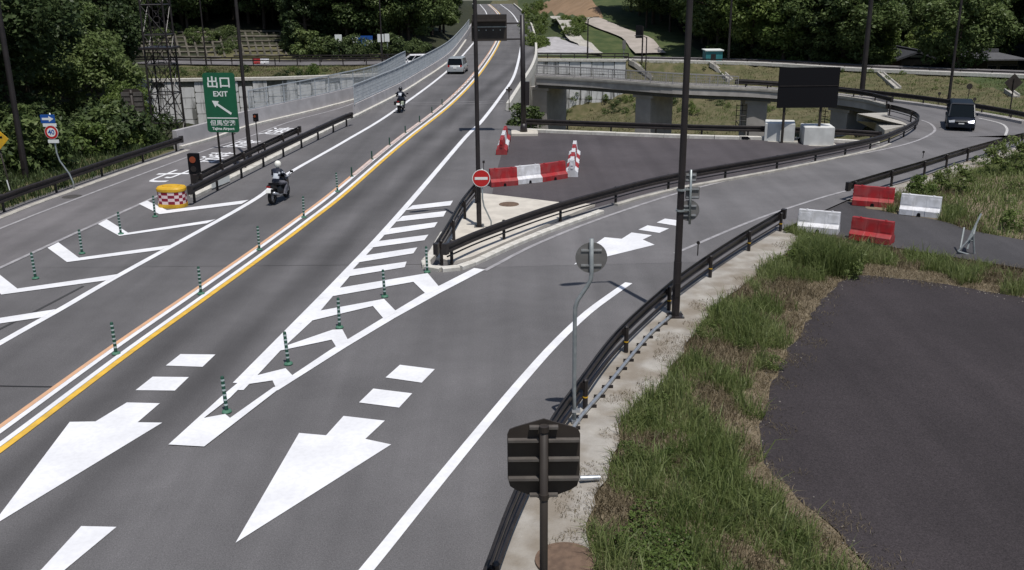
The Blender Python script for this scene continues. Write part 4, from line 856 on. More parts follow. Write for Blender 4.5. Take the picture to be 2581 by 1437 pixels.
for (xa, xb, yb, yt, lb) in ((1936,2011,357,306,'left white concrete block at the edge of the parking area'), (2029,2108,367,314,'right white concrete block, nearer the guardrail')):
    a, b_ = g(xa+8, yb), g(xb-12, yb+4); c = (a+b_)/2; d = b_-a; Lb = d.length
    t = thing('concrete_block', lb, 'block', (c.x, c.y+.75, c.z), math.atan2(d.y, d.x)-.12)
    m = MB(); w_ = .8; m.loft([[Vector((x*s*w_*1.05, y*s*.75, z)) for x, y in ((-1, -1), (1, -1), (1, 1), (-1, 1))] for s, z in ((1, .0), (1, 1.06), (.96, 1.10))]); m.build('block', M_BLOCK, t)
    m = MB(); m.box(-1.05, 1.05, -.95, .95, -.05, .06); m.build('base_slab', M_CONC, t)

# ================================================================== SMALL ROAD FURNITURE
def delineator():
    t = thing('delineator_post', 'x', 'delineator', (0, 0, 0), 0)
    m = MB(); m.lathe([(0, .05), (.055, .05), (.10, .03), (.112, .0)], 16); m.build('base', mat('post_base_green', (.05, .14, .09), .6, col2=(.07, .17, .12), scale=8), t, True)
    m = MB(); m.lathe([(.042, .04), (.040, .83), (.028, .86), (0, .865)], 14); tb = m.build('tube', M_DGREEN, t, True)
    for k in range(6): z = .16+k*.118; m = MB(); m.cyl((0, 0, z), (0, 0, z+.045), .0445, n=14, caps=False); m.build('reflective_band', M_BAND, tb)
    return t
proto = delineator(); first = True
ORD = ['first', 'second', 'third', 'fourth', 'fifth', 'sixth', 'seventh', 'eighth', 'ninth', 'tenth']
def put_posts(l, phrase, group):
    global first
    for i, q in enumerate(l):
        o = proto if first else copy_tree(proto); first = False
        o.location = g(*q)+Vector((0, 0, .022)); o.rotation_euler = (random.gauss(0, .015), random.gauss(0, .015), random.random()*6)
        o['label'] = 'green banded post, %s from the camera %s' % (ORD[i], phrase); o['group'] = group
put_posts([(572,1040),(727,919),(856,827),(970,749),(1077,687)], 'on the hatched gore right of the main road', 'posts on the right gore')
put_posts([(293,893),(507,742),(654,631),(766,549),(851,484)], 'along the double centre line', 'posts on the centre line')
put_posts([(90,703),(207,640),(305,591),(391,547)], 'on the chevrons left of the main road', 'posts on the left gore')
# raised lane separator blocks on the centre line further away
sepm = {}
c2 = [p for p in CL if 46 < p.y < 125]; tot = resample(offs(c2, -.26), 0.5)
runs = []; i = 0
while i < len(tot)-4:
    Ln = 8 if tot[i].y < 74 else 3; gp = 1 if tot[i].y < 74 else 2
    runs.append((tot[i], tot[min(i+Ln, len(tot)-1)])); i += Ln+gp
M_SEP = mat('separator_pale', (.62, .50, .46), .6, col2=(.52, .42, .38), scale=5)
for a, b in runs:
    d = b-a; L_ = d.length-.04; key = round(L_*4)
    if key not in sepm:
        m = MB(); m.loft([[Vector((x, y*s, z)) for y, z in ((-.1, 0), (.1, 0), (.06, .07), (-.06, .07))] for x, s in ((-L_/2, .7), (-L_/2+.06, 1), (L_/2-.06, 1), (L_/2, .7))]); sepm[key] = m.mesh('lane_separator', M_SEP)
    longb = Ln == 8 and a.y < 74
    o = link('lane_separator', sepm[key], None, Matrix.Translation((a+b)/2+Vector((0, 0, .016))) @ Matrix.Rotation(math.atan2(d.y, d.x), 4, 'Z'))
    tag(o, 'long pale separator strip on the centre line beyond the rider' if a.y < 74 else 'short white separator block on the centre line by the silver car', 'lane separator', 'long centre line separators' if a.y < 74 else 'short centre line separators')
# small reflector posts on the centre line between separators
for q in [r_[0] for r_ in runs if r_[0].y < 74]:
    m = MB(); m.cyl((0, 0, 0), (0, 0, .45), .035, n=8); m.cyl((0, 0, 0), (0, 0, .04), .1, .08, n=10); o = m.build('marker_post', M_DGREEN); o.location = q+Vector((-.05, -.2, .016)); tag(o, 'short dark marker post between long separator strips on the centre line', 'delineator', 'short posts between separators')
# crash drum
c = g(437,520); t = thing('crash_cushion', 'yellow crash cushion drum with red and white checks at the divider end', 'crash cushion', c, RZ)
def ell(rx, ry, z, n=32): return [Vector((rx*math.copysign(abs(math.cos(2*math.pi*k/n))**.75, math.cos(2*math.pi*k/n)), ry*math.copysign(abs(math.sin(2*math.pi*k/n))**.75, math.sin(2*math.pi*k/n)), z)) for k in range(n)]
m = MB(); m.loft([ell(.60, .44, .0), ell(.60, .44, .16)]); m.build('foot', M_SYEL, t)
m = MB(); n = 32; zs = [.16, .29, .42, .55, .68]
for r_ in range(4):
    A = ell(.585, .425, zs[r_]); B = ell(.585, .425, zs[r_+1])
    for k in range(n): m.add([A[k], A[(k+1) % n], B[(k+1) % n], B[k]], [(0, 1, 2, 3)], (k//2+r_) % 2)
m.build('checkered_band', [M_CHECKR, M_CHECKW], t, fix=False)
m = MB(); m.loft([ell(.60, .44, .68), ell(.61, .45, .72), ell(.61, .45, .80), ell(.56, .40, .87), ell(.50, .35, .88)]); lid = m.build('lid', M_SYEL, t)
m = MB(); m.loft([ell(.36, .24, .875), ell(.34, .22, .92)]); m.build('filler_cap', M_SYEL, lid)
# amber warning lights on the divider
def warn_light(label, c, s, hgt, pole):
    t = thing('warning_light', label, 'warning light', c, RZ)
    if pole: m = MB(); m.cyl((0, 0, -.1), (0, 0, hgt), .03, n=8); m.build('post', M_BROWN, t)
    else: m = MB(); m.box(-.2, .2, -.1, .12, -.1, hgt); m.build('pedestal', M_BROWN, t)
    m = MB(); m.box(-.24*s, .24*s, -.10, .16, hgt, hgt+.95*s); b = m.build('housing', M_BLACK, t)
    m = MB(); m.cyl((0, -.10, hgt+.68*s), (0, -.12, hgt+.68*s), .15*s, n=18); m.build('lens', M_AMBER, b)
    m = MB(); m.cyl((0, -.10, hgt+.25*s), (0, -.115, hgt+.25*s), .14*s, n=18); m.build('lower_lens', M_BROWN, b); return t
q = g(490,474); warn_light('black box with a round amber light on the divider behind the checkered drum', q+Vector((0, .3, .05)), 1.0, .55, False)
q = g(653,398); warn_light('small amber light on a thin post on the divider beside the lamp post', q, .42, 1.95, True)
# white notice board between the divider rails
a, b_ = g(538,478), g(576,462); t = thing('notice_board', 'white notice board leaning low under the divider guardrail', 'sign', (a+b_)/2, math.atan2((b_-a).y, (b_-a).x)); m = MB(); m.box(-.85, .85, -.02, .02, .08, .42); m.build('panel', M_SIGNW, t)
for x in (-.7, .7): m = MB(); m.box(x-.03, x+.03, .02, .05, 0, .4); m.build('stay', M_GALV, t)
# water-filled barriers
def barrier_mesh(m_):
    t = thing('water_barrier', 'x', 'barrier'); L = .9
    prof = [(-.30, .0), (.30, .0), (.30, .22), (.14, .34), (.09, .80), (-.09, .80), (-.14, .34), (-.30, .22)]
    m = MB(); xs = [(-L, .96), (-L+.04, 1), (-.28, 1), (-.24, .93), (.24, .93), (.28, 1), (L-.04, 1), (L, .96)]
    m.loft([[Vector((x, y*s, z)) for y, z in prof] for x, s in xs]); bo = m.build('body', m_, t)
    m = MB(); m.loft([[Vector((x, y, z)) for x, y in ((-.09+k, -.31), (.09-k, -.31), (.09-k, .31), (-.09+k, .31))] for k, z in ((0, .0), (.02, .11), (.06, .14))]); m.build('fork_slot', M_BLACK, bo)
    for x in (-.55, .55): m = MB(); m.cyl((x, 0, .80), (x, 0, .83), .05, n=10); m.build('filler_cap', m_, bo)
    for s in (-1, 1):
        for x in (-.62, .62): m = MB(); m.prism([(x-.22, s*.128, .40), (x+.22, s*.128, .40), (x+.22, s*.100, .70), (x-.22, s*.100, .70)], (0, s*.012, 0)); m.build('moulded_panel', m_, bo)
    for z in (.42, .58): m = MB(); m.box(-L-.03, -L+.12, -.05, .05, z-.04, z+.04); m.build('coupling', m_, bo)
    return t
PB = {'r': None, 'w': None}
def put_barrier(kind, p0, p1, label, group, z=None, dy=.0):
    if PB[kind] is None: PB[kind] = barrier_mesh(M_RED if kind == 'r' else M_WPL); o = PB[kind]
    else: o = copy_tree(PB[kind])
    a, b = (g(*p0), g(*p1)) if z is None else (T(*p0, z), T(*p1, z)); d = b-a; n_ = Vector((-d.y, d.x, 0)).normalized()
    c = (a+b)/2+n_*.30*(1 if n_.y > 0 else -1)*(1 if dy == 0 else 0)
    o.location = c+Vector((0, 0, .014)); o.rotation_euler = (0, 0, math.atan2(d.y, d.x)); o['label'] = label; o['group'] = group; o.scale = (min(1.1, max(.72, d.length/1.82)), 1, 1)
G1 = 'barriers closing the parking area'; G2 = 'barriers closing the service path'
put_barrier('r', (1240,473), (1306,468), 'red plastic barrier nearest the no-entry sign, left end of the row', G1)
put_barrier('w', (1308,466), (1366,460), 'white plastic barrier between two red ones in the row', G1)
put_barrier('r', (1368,460), (1432,450), 'red plastic barrier at the right end of the row', G1)
A = g(1441,447); B = g(1449,392)
for k, kd in enumerate('wrwrw'):
    a = A.lerp(B, k/5); b = A.lerp(B, (k+1)/5-.01); o = copy_tree(PB[kd]); c = (a+b)/2; d = b-a
    o.location = c+Vector((0, 0, .014)); o.rotation_euler = (0, 0, math.atan2(d.y, d.x)); o.scale = (d.length/1.82, 1, 1); o['group'] = G1
    o['label'] = '%s plastic barrier, %s in the line receding from the row' % ('white' if kd == 'w' else 'red', ORD[k])
A = g(1264,391); B = g(1275,352)
for k, kd in enumerate('rwr'):
    a = A.lerp(B, k/3); b = A.lerp(B, (k+1)/3-.01); o = copy_tree(PB[kd]); c = (a+b)/2; d = b-a
    o.location = c+Vector((0, 0, .016)); o.rotation_euler = (0, 0, math.atan2(d.y, d.x)); o.scale = (d.length/1.82, 1, 1); o['group'] = G1
    o['label'] = '%s plastic barrier, %s in the short line left of the message sign mast' % ('white' if kd == 'w' else 'red', ORD[k])
put_barrier('r', (2146,518), (2250,527), 'red plastic barrier at the end of the guardrail beyond the gap', G2, -.06)
put_barrier('w', (2264,541), (2366,552), 'white plastic barrier standing off the path on the right', G2, -.06)
put_barrier('w', (2007,584), (2112,594), 'white plastic barrier half hidden by tall weeds', G2, -.06)
put_barrier('r', (2137,604), (2242,620), 'red plastic barrier in front, beside the tall weeds', G2, -.06)
# folded sign stand on the path
p0 = T(2440,640,-.06); t = thing('sign_stand', 'folding steel sign stand standing on the service path', 'sign stand', p0, 0)
X = lambda px, py: V(px, py, p0.y)-p0
for A, B, dy in (((2415,634),(2455,590),.0), ((2456,646),(2453,595),0), ((2415,634),(2456,646),0), ((2440,606),(2482,543),.25), ((2450,608),(2477,575),.5), ((2438,628),(2462,585),.3), ((2420,630),(2450,585),.6)):
    m = MB(); a = X(*A); b = X(*B); b.y += dy; m.cyl(a, b, .034, n=6); m.build('tube', M_GPOLE, t)
# galvanised cable conduit along the verge
cp = smooth([T(a, b, .12) for a, b in ((1430,1105),(1462,1052),(1520,985),(1580,910),(1640,840),(1690,797))], .25); t = thing('conduit', 'galvanised cable pipe running along the verge behind the guardrail', 'pipe', cp[0])
m = MB(); m.tube([p-cp[0] for p in cp], .045, 8); m.build('pipe', M_STEEL, t, True)
for i, q in enumerate(resample([p-cp[0] for p in cp], n=15)):
    m = MB(); m.box(q.x-.13, q.x+.13, q.y-.02, q.y+.02, q.z-.07, q.z+.0); m.build('bracket', M_BROWN, t)
a = T(1462,1206,.15); b_ = T(1512,1204,.12); m = MB(); m.cyl(a, b_, .05, n=10); tag(m.build('pipe_stub', M_STEEL), 'short bright steel pipe stub sticking out behind the six-sided sign', 'pipe')
c = T(1425,1415,.05); m = MB(); m.lathe([(0, .03), (.42, .03), (.45, .015), (.5, .015), (.5, -.1)], 28, at=(0, 0, .0)); o = m.build('manhole_or_shadow_disc', M_RUST, None); o.location = c+Vector((0, 0, .03)); tag(o, 'rusty round manhole cover in the concrete verge at the bottom', 'manhole')
c = g(1283,522); m = MB(); m.lathe([(0, .012), (.40, .012), (.42, 0), (.42, -.03)], 28); o = m.build('manhole_or_shadow_disc', M_RUST, None); o.location = c+Vector((0, 0, .125)); tag(o, 'brown manhole cover in the pale triangular island', 'manhole')
c = g(181,496); m = MB(); m.lathe([(0, .006), (.4, .006), (.42, 0)], 24); o = m.build('manhole_or_shadow_disc', mat('lamp_shadow_dark', (.05, .046, .043), .7, col2=(.075, .07, .065), scale=9)); o.location = c+Vector((0, 0, .007)); tag(o, 'dark disc painted as the lamp head shadow on the exit lane at the left', 'manhole')  # dark disc paints the left lamp head's cast shadow on the lane
# reflector pins on the right guardrails
for (px, py, D, hgt, lb) in ((1760,612,29.2,.75,'small round reflector on the guardrail right of the lamp post'), (2328,383,45.6,.75,'small round reflector on the far right guardrail')):
    b = V(px, py+45, D); b = V(px, py, D); m = MB(); m.cyl((0, 0, 0), (0, 0, b.z-.75), .018, n=6); m.cyl((0, -.02, b.z-.75), (0, .02, b.z-.75), .055, n=12); o = m.build('rail_reflector', M_BROWN); o.location = (b.x, b.y, .75); tag(o, lb, 'reflector')

# ================================================================== VEHICLES
def wheel(t, x, y, r, w):
    m = MB(); m.cyl((0, -w/2, 0), (0, w/2, 0), r, n=20); o = m.build('tyre', M_RUB, t, False); o.location = (x, y, r)
    s = 1 if y > 0 else -1; m = MB(); m.cyl((0, s*w*.45, 0), (0, s*w*.53, 0), r*.62, n=14); m.build('rim', M_STEEL, o); return o
def sec(x, w, z0, z1, tuck=.86, crown=.0):
    """closed body cross-section at x"""
    return [Vector((x, y, z)) for y, z in ((-w*.9, z0), (-w, z0+.12), (-w, z0+(z1-z0)*.6), (-w*tuck-(1-tuck)*w*.3, z1), (-w*.4, z1+crown), (w*.4, z1+crown), (w*tuck+(1-tuck)*w*.3, z1), (w, z0+(z1-z0)*.6), (w, z0+.12), (w*.9, z0))]
def car(name, label, cat, loc, rz, L, W, H, pm, van=False, lit=False):
    t = thing(name, label, cat, loc, rz); h = W/2; zb = H*.56 if not van else H*.53; x0, x1 = -L/2, L/2
    hood = x1-(.95 if not van else .75)
    m = MB()
    m.loft([sec(x0, h*.86, .30, zb*.82), sec(x0+.10, h*.97, .22, zb*.98), sec(x0+.6, h, .2, zb), sec(hood-.3, h, .2, zb), sec(hood+.05, h*.99, .2, zb*.97, .86, .02), sec(x1-.28, h*.95, .21, zb*.82, .8, .03), sec(x1-.05, h*.86, .24, zb*.66, .8, .02), sec(x1, h*.78, .32, zb*.55)])
    body = m.build('body', pm, t, True)
    # cabin: pillars and roof in paint, glazing inset
    rb = x0+.12; rt = x0+.32; fb = hood+.15; ft = hood-.62 if not van else hood-.45
    bw, tw = h*.94, h*.80
    B = [Vector((rb, -bw, zb-.02)), Vector((fb, -bw*.95, zb-.03)), Vector((fb, bw*.95, zb-.03)), Vector((rb, bw, zb-.02))]
    U = [Vector((rt, -tw, H-.10)), Vector((ft, -tw, H-.10)), Vector((ft, tw, H-.10)), Vector((rt, tw, H-.10))]
    m = MB(); m.loft([B, U]); cabin = m.build('cabin', M_GLASS, t)
    m = MB(); m.loft([[u*1.0 for u in U], [Vector((u.x+(.03 if u.x > 0 else -.06), u.y*1.02, H-.07)) for u in U], [Vector((u.x*.93, u.y*.9, H)) for u in U]]); m.build('roof', pm, t)
    for i in (0, 1, 2, 3): m = MB(); m.cyl(B[i]*1.0, U[i]*1.0, .05, n=6); m.build('pillar', pm, cabin)
    for s in (-1, 1):
        for k in (.36, .68) if not van else (.3, .62): a = B[0].lerp(B[1], k); b = U[0].lerp(U[1], k); a.y = abs(a.y)*s; b.y = abs(b.y)*s; m = MB(); m.cyl(a, b, .04, n=6); m.build('pillar', pm, cabin)
        m = MB(); m.box(fb-.55, fb-.40, s*(h+.02)-.1*(s < 0), s*(h+.02)+.1*(s > 0)+.0, zb+.02, zb+.18); m.build('mirror', pm, t)
        wheel(t, x0+.75, s*(h-.1), .31, .2); wheel(t, x1-.8, s*(h-.1), .31, .2)
        m = MB(); m.box(x0-.005, x0+.14, s*h*.72-.09, s*h*.72+.09, zb*.78, zb*1.0); m.build('tail_lamp', M_TAIL, t)
        m = MB(); yc = s*h*.66; m.loft([[Vector((x, yc+y*.17+s*.02*k, z)) for y, z in ((-1, zb*.60), (1, zb*.62), (1, zb*.78), (-1, zb*.72))] for x, k in ((x1-.30, 1), (x1-.03-abs(0), 0))]); m.build('headlamp', M_LIT if (lit and s > 0) else M_LAMP, t)
    m = MB(); m.box(x0-.03, x0+.02, -.17, .17, zb*.62, zb*.62+.16); m.build('number_plate', M_PLATE, t)
    m = MB(); m.box(x1-.02, x1+.02, -.17, .17, .38, .53); m.build('number_plate', M_PLATE, t)
    m = MB(); m.box(x1-.06, x1+.005, -h*.45, h*.45, zb*.56, zb*.68); m.build('grille', M_BLACK, t)
    for xx in (x0, x1): s = 1 if xx > 0 else -1; m = MB(); m.loft([[Vector((xx+s*a, y*h, z)) for y, z in ((-k, .25), (k, .25), (k, .46), (-k, .46))] for a, k in ((-.22, .97), (-.03, .93), (.03, .82))]); m.build('bumper', pm, t)
    return t
HDG = R(90-6.7)
car('car', 'silver hatchback driving away on the main road, seen from behind', 'car', g(1153,187)+Vector((-.05, 1.8, .02)), HDG+R(1.5), 4.1, 1.70, 1.55, M_SILVER)
vp = g(2421,331); car('van', 'dark minivan with a lit headlamp coming round the slip road bend', 'van', vp+Vector((.75, 1.9, .02)), R(-112), 4.3, 1.74, 1.68, M_NAVY, True, True)
p = T(1042,171,-.45); car('car', 'white car on the hillside road, half hidden by the mesh fence', 'car', (p.x, p.y+.3, -.42), R(188), 3.9, 1.6, 1.4, M_WPL)

def skin_body(name, V_, E_, rad, mats, choose, parent):
    me = bpy.data.meshes.new(name); me.from_pydata([tuple(v) for v in V_], E_, []); o = bpy.data.objects.new(name, me); COL.objects.link(o)
    b = bmesh.new(); b.from_mesh(me); lay = b.verts.layers.skin.verify(); b.verts.ensure_lookup_table()
    for i, v in enumerate(b.verts): v[lay].radius = (rad[i], rad[i]); v[lay].use_root = (i == 0)
    b.to_mesh(me); b.free()
    o.modifiers.new('s', 'SKIN').use_smooth_shade = True; s = o.modifiers.new('d', 'SUBSURF'); s.levels = 1; s.render_levels = 1
    dg = bpy.context.evaluated_depsgraph_get(); dg.update(); m2 = bpy.data.meshes.new_from_object(o.evaluated_get(dg)); bpy.data.objects.remove(o)
    m2.materials.clear()
    for x in mats: m2.materials.append(x)
    for p in m2.polygons: p.material_index = choose(p.center)
    return link(name, m2, parent)
M_JACK = mat('navy_jacket', (.008, .011, .022), .7, col2=(.013, .018, .034), scale=9); M_JW = mat('jacket_white', (.50, .53, .58), .7)
M_JEAN = mat('grey_trousers', (.10, .10, .12), .9, col2=(.14, .14, .16), scale=9); M_SKIN = mat('skin', (.35, .2, .14), .6); M_HELW = mat('helmet_white', (.75, .74, .68), .3); M_HELD = mat('helmet_dark', (.02, .02, .024), .3, spec=.6)
M_BIKE = mat('bike_black', (.010, .010, .012), .35, spec=.5); M_LIME = mat('pale_case', (.42, .46, .36), .4)
def rider(label, loc, rz, jacket_light, helmet, trousers, lean=0, scl=1.0):
    t = thing('person', label, 'person', loc, rz)
    V_ = [(-.22, 0, .84), (-.16, 0, 1.0), (-.06, 0, 1.18), (.02, 0, 1.32), (.05, 0, 1.40), (.09, 0, 1.46), (.10, 0, 1.56)]
    rad = [.155, .15, .165, .15, .075, .065, .09]; E_ = [(i, i+1) for i in range(6)]
    for s in (-1, 1):
        n = len(V_); V_ += [(.02, s*.17, 1.33), (.10, s*.27, 1.15), (.17, s*.33, 1.05), (.34, s*.33, 1.03), (.46, s*.31, 1.02), (.53, s*.30, 1.01)]
        rad += [.085, .062, .055, .045, .036, .042]; E_ += [(3, n)]+[(n+i, n+i+1) for i in range(5)]
        n = len(V_); V_ += [(-.14, s*.12, .82), (.08, s*.21, .80), (.26, s*.26, .76), (.16, s*.25, .56), (.05, s*.23, .36), (.00, s*.23, .28), (.16, s*.24, .25)]
        rad += [.115, .10, .075, .068, .05, .05, .042]; E_ += [(0, n)]+[(n+i, n+i+1) for i in range(6)]
    def choose(c):
        if c.z < .32: return 2
        if c.z < .92 and not (abs(c.y) > .24 and c.z > .9 and c.x > .2): return 1
        if c.z > 1.47: return 3
        if jacket_light(c): return 4
        return 0
    bo = skin_body('body', V_, E_, rad, [M_JACK, trousers, M_BLACK, M_SKIN, M_JW], choose, t)
    hc = Vector((.11, 0, 1.585)); m = MB(); pr = [(.0, .155), (.06, .142), (.105, .11), (.135, .055), (.142, 0), (.135, -.06), (.115, -.12), (.085, -.14)]
    m.lathe([(r, z) for r, z in pr], 20, at=hc); hm = m.build('helmet', helmet, t, True)
    m = MB(); m.loft([[hc+Vector((.10+.055*k, y, z)) for y, z in ((-.10+.04*k, -.05), (.10-.04*k, -.05), (.10-.04*k, .055), (-.10+.04*k, .055))] for k in (0, 1)]); m.build('visor', M_GLASS, hm)
    return t
def motorcycle(label, loc, rz, fairing, accent, wide=False):
    t = thing('motorcycle', label, 'motorcycle', loc, rz)
    for x, w_ in ((-.68, .17), (.72, .12)):
        m = MB(); n = 24; pr = [(-w_/2, .26), (-w_/2*.8, .30), (0, .315), (w_/2*.8, .30), (w_/2, .26), (w_/2*.6, .22), (-w_/2*.6, .22)]
        vs = [Vector((r*math.cos(2*math.pi*k/n), y, r*math.sin(2*math.pi*k/n))) for k in range(n) for y, r in pr]; q = len(pr)
        m.add(vs, [(k*q+i, ((k+1) % n)*q+i, ((k+1) % n)*q+(i+1) % q, k*q+(i+1) % q) for k in range(n) for i in range(q)]); o = m.build('wheel', M_RUB, t, True); o.location = (x, 0, .315)
        m = MB(); m.cyl((0, -.02, 0), (0, .02, 0), .12, n=12)
        for k in range(5): a = 2*math.pi*k/5; m.cyl((0, 0, 0), (.23*math.cos(a), 0, .23*math.sin(a)), .018, n=5)
        m.build('rim', M_STEEL, o)
    m = MB(); m.loft([[Vector((x, y*w_, z0+z*hh)) for y, z in ((-1, 0), (1, 0), (1.15, .5), (.8, 1), (-.8, 1), (-1.15, .5))] for x, w_, z0, hh in ((-.35, .10, .30, .35), (-.1, .18, .25, .45), (.25, .18, .25, .45), (.42, .10, .35, .3))]); m.build('engine', M_BIKE, t)
    m = MB(); m.loft([[Vector((x, y*w_, z0+z*hh)) for y, z in ((-1, 0), (1, 0), (1, .6), (.5, 1), (-.5, 1), (-1, .6))] for x, w_, z0, hh in ((-.12, .12, .70, .16), (.05, .17, .70, .26), (.28, .17, .72, .28), (.42, .1, .78, .2))]); m.build('fuel_tank', fairing, t, True)
    m = MB(); m.loft([[Vector((x, y*w_, z0+z*.09)) for y, z in ((-1, 0), (1, 0), (.85, 1), (-.85, 1))] for x, w_, z0 in ((-.78, .09, .86), (-.55, .14, .80), (-.2, .15, .74), (-.06, .11, .74))]); m.build('seat', M_BLACK, t)
    m = MB(); m.loft([[Vector((x, y*w_, z0+z*hh)) for y, z in ((-1, 0), (1, 0), (.8, 1), (-.8, 1))] for x, w_, z0, hh in ((-.98, .07, .80, .07), (-.8, .12, .72, .14), (-.4, .14, .62, .14))]); m.build('tail_fairing', fairing, t)
    m = MB(); m.box(-1.0, -.96, -.08, .08, .78, .84); m.build('tail_lamp', M_TAIL, t)
    m = MB(); m.prism([(-1.04, -.115, .56), (-1.04, .115, .56), (-.99, .115, .70), (-.99, -.115, .70)], (-.012, 0, .004)); m.build('number_plate', M_PLATE, t)
    m = MB(); m.loft([[Vector((x, y*w_, z0+z*hh)) for y, z in ((-1, .1), (1, .1), (.9, .7), (.4, 1), (-.4, 1), (-.9, .7))] for x, w_, z0, hh in ((.40, .22, .55, .42), (.65, .20, .6, .45), (.85, .08, .72, .2))]); m.build('front_fairing', fairing, t)
    m = MB(); m.prism([(.48, -.16, .98), (.48, .16, .98), (.36, .13, 1.2), (.36, -.13, 1.2)], (.02, 0, .01)); m.build('windscreen', M_GLASS, t)
    m = MB(); m.tube([(.46, -.36, 1.0), (.52, -.2, 1.03), (.55, 0, 1.0), (.52, .2, 1.03), (.46, .36, 1.0)], .018, 6); hb = m.build('handlebar', M_BIKE, t)
    for s in (-1, 1):
        m = MB(); m.cyl((.52, s*.24, 1.03), (.56, s*.36, 1.18), .012, n=5); m.box(.55, .58, s*.40-.07, s*.40+.07, 1.15, 1.24); m.build('mirror', M_BIKE, hb)
        m = MB(); m.cyl((.62, s*.1, .95), (.74, s*.1, .32), .03, n=8); m.build('fork', M_STEEL, t)
        m = MB(); m.cyl((-.68, s*.11, .32), (-.25, s*.11, .42), .03, n=6); m.build('swing_arm', M_BIKE, t)
        if accent: m = MB(); m.box(-.85, -.45, s*.25-.08, s*.25+.08, .55, .78); m.build('side_case', accent if s < 0 else M_BIKE, t)
    m = MB(); m.tube([(.15, -.16, .3), (-.3, -.18, .32), (-.55, -.2, .42), (-.95, -.21, .55)], [.03, .035, .055, .06], 10); m.build('exhaust', M_STEEL, t, True)
    return t
b1 = g(692,517)+Vector((.05, .75, .017)); rz1 = HDG-R(5)
motorcycle('black motorcycle of the rider in the white helmet, near the left gore', b1, rz1, M_BIKE, None)
rider('rider in a white helmet and navy jacket with white bands on the nearer motorcycle', b1, rz1, lambda c: (1.03 < c.z < 1.09 or 1.22 < c.z < 1.27) and c.x < .25 or (1.09 < c.z < 1.2 and abs(c.y) < .09 and c.x < 0) or (c.x > .3 and c.z > .95 and abs(c.y) > .2 and c.x < .42), M_HELW, M_JEAN)
b2 = g(1008,285)+Vector((.0, .8, .017)); rz2 = HDG+R(2)
motorcycle('dark touring motorcycle with a pale side case, farther up the main road', b2, rz2, M_BIKE, M_LIME)
rider('rider in dark clothes and dark helmet on the farther motorcycle', b2, rz2, lambda c: 1.12 < c.z < 1.28 and abs(c.y) < .12 and c.x < .0, M_HELD, M_JACK)

# ================================================================== LATTICE TOWER
D = 63.0; c = V(430,335,D); gz = hz(c.x, D); t = thing('lattice_tower', 'dark steel lattice tower standing behind the end of the exit-lane guardrail', 'tower', (c.x-.05, D, gz)); HT = 15.0-gz; hw0 = .80; hw1 = .62
def tp(s1, s2, z): k = hw0+(hw1-hw0)*z/HT; return Vector((s1*k, s2*k, z))
for s1, s2 in ((1, 1), (1, -1), (-1, 1), (-1, -1)):
    m = MB(); m.cyl(tp(s1, s2, -.3), tp(s1, s2, HT), .06, n=6); m.build('leg', M_POLE, t)
nb = 9; bh = HT/nb
for k in range(nb):
    z0, z1 = k*bh, (k+1)*bh
    for (a, b) in (((1, 1), (1, -1)), ((1, -1), (-1, -1)), ((-1, -1), (-1, 1)), ((-1, 1), (1, 1))):
        m = MB(); m.cyl(tp(*a, z1), tp(*b, z1), .035, n=5); zm = (z0+z1)/2
        for (u, w_, za, zb_) in ((a, b, z0, z1), (b, a, z0, z1)): m.cyl(tp(*u, za), tp(*w_, zb_), .028, n=5)
        m.build('brace_bay', M_POLE, t)
m = MB()
for s in (-.18, .18): m.cyl((s, -.05, -.2), (s, -.05, HT), .02, n=5)
for k in range(int(HT/.35)): m.cyl((-.18, -.05, k*.35), (.18, -.05, k*.35), .014, n=4)
m.build('ladder', M_POLE, t); z = V(410,118,D).z-gz; m = MB(); m.box(-1.0, 1.0, -1.0, 1.0, z-.12, z); m.build('platform', M_POLE, t)

# ================================================================== FAR THINGS
def panel_sign(label, px0, px1, py0, py1, D, m_, cat='sign', base=None, posts=(0.5,), frames=None):
    A = V(px0, py1, D); B = V(px1, py0, D); c = (A.x+B.x)/2; gz = hz(c, D); t = thing('sign_board', label, cat, (c, D, gz)); w_ = B.x-A.x
    b = MB(); b.box(-w_/2, w_/2, -.06, 0, A.z-gz, B.z-gz); pn = b.build('panel', m_, t)
    for k in posts: m = MB(); x = -w_/2+w_*k; m.cyl((x, .06, -.3), (x, .06, B.z-gz-.1), .07, n=8); m.build('post', M_GALV, t)
    return t, pn, w_, A.z-gz, B.z-gz
t, pn, w_, z0, z1 = panel_sign('large blue direction board on the hillside road', 888, 939, 90, 116, 124, M_BLUE, posts=(.12, .88))
for x, z, a, b_ in ((-.9, .75, .35, .2), (.85, .3, .4, .35), (-.95, .35, .25, .2)): b = MB(); b.box(x-a, x+a, -.075, -.06, z0+z*(z1-z0)-b_, z0+z*(z1-z0)+b_); b.build('symbol', M_SIGNW, pn)
panel_sign('white notice panel left of the blue direction board', 845, 861, 87, 109, 123, M_SIGNW)
panel_sign('pair of white panels right of the blue board, left one', 952, 967, 86, 106, 122, M_SIGNW)
panel_sign('pair of white panels right of the blue board, narrower right one', 970, 981, 85, 105, 122, M_SIGNW)
# red and white barriers on the hillside road
for kd, px, lb in (('r', 650, 'tiny red barrier on the hillside road above the green sign'), ('w', 668, 'tiny white barrier beside the red one on the hillside road')):
    o = copy_tree(PB[kd]); p = T(px, 161, -.4); o.location = (p.x, p.y, -.38); o.rotation_euler = (0, 0, R(8)); o.scale = (.55, 1, .85); o['label'] = lb; o['group'] = 'barriers on the hillside road'
o = copy_tree(PB['r']); p = V(1590,148,119); o.location = (p.x, p.y, hz(p.x, p.y)); o.rotation_euler = (0, 0, R(20)); o.scale = (.9, 1, .9); o['label'] = 'lone red barrier at the end of the railing above the panel wall'; o['group'] = 'barriers on the far road'
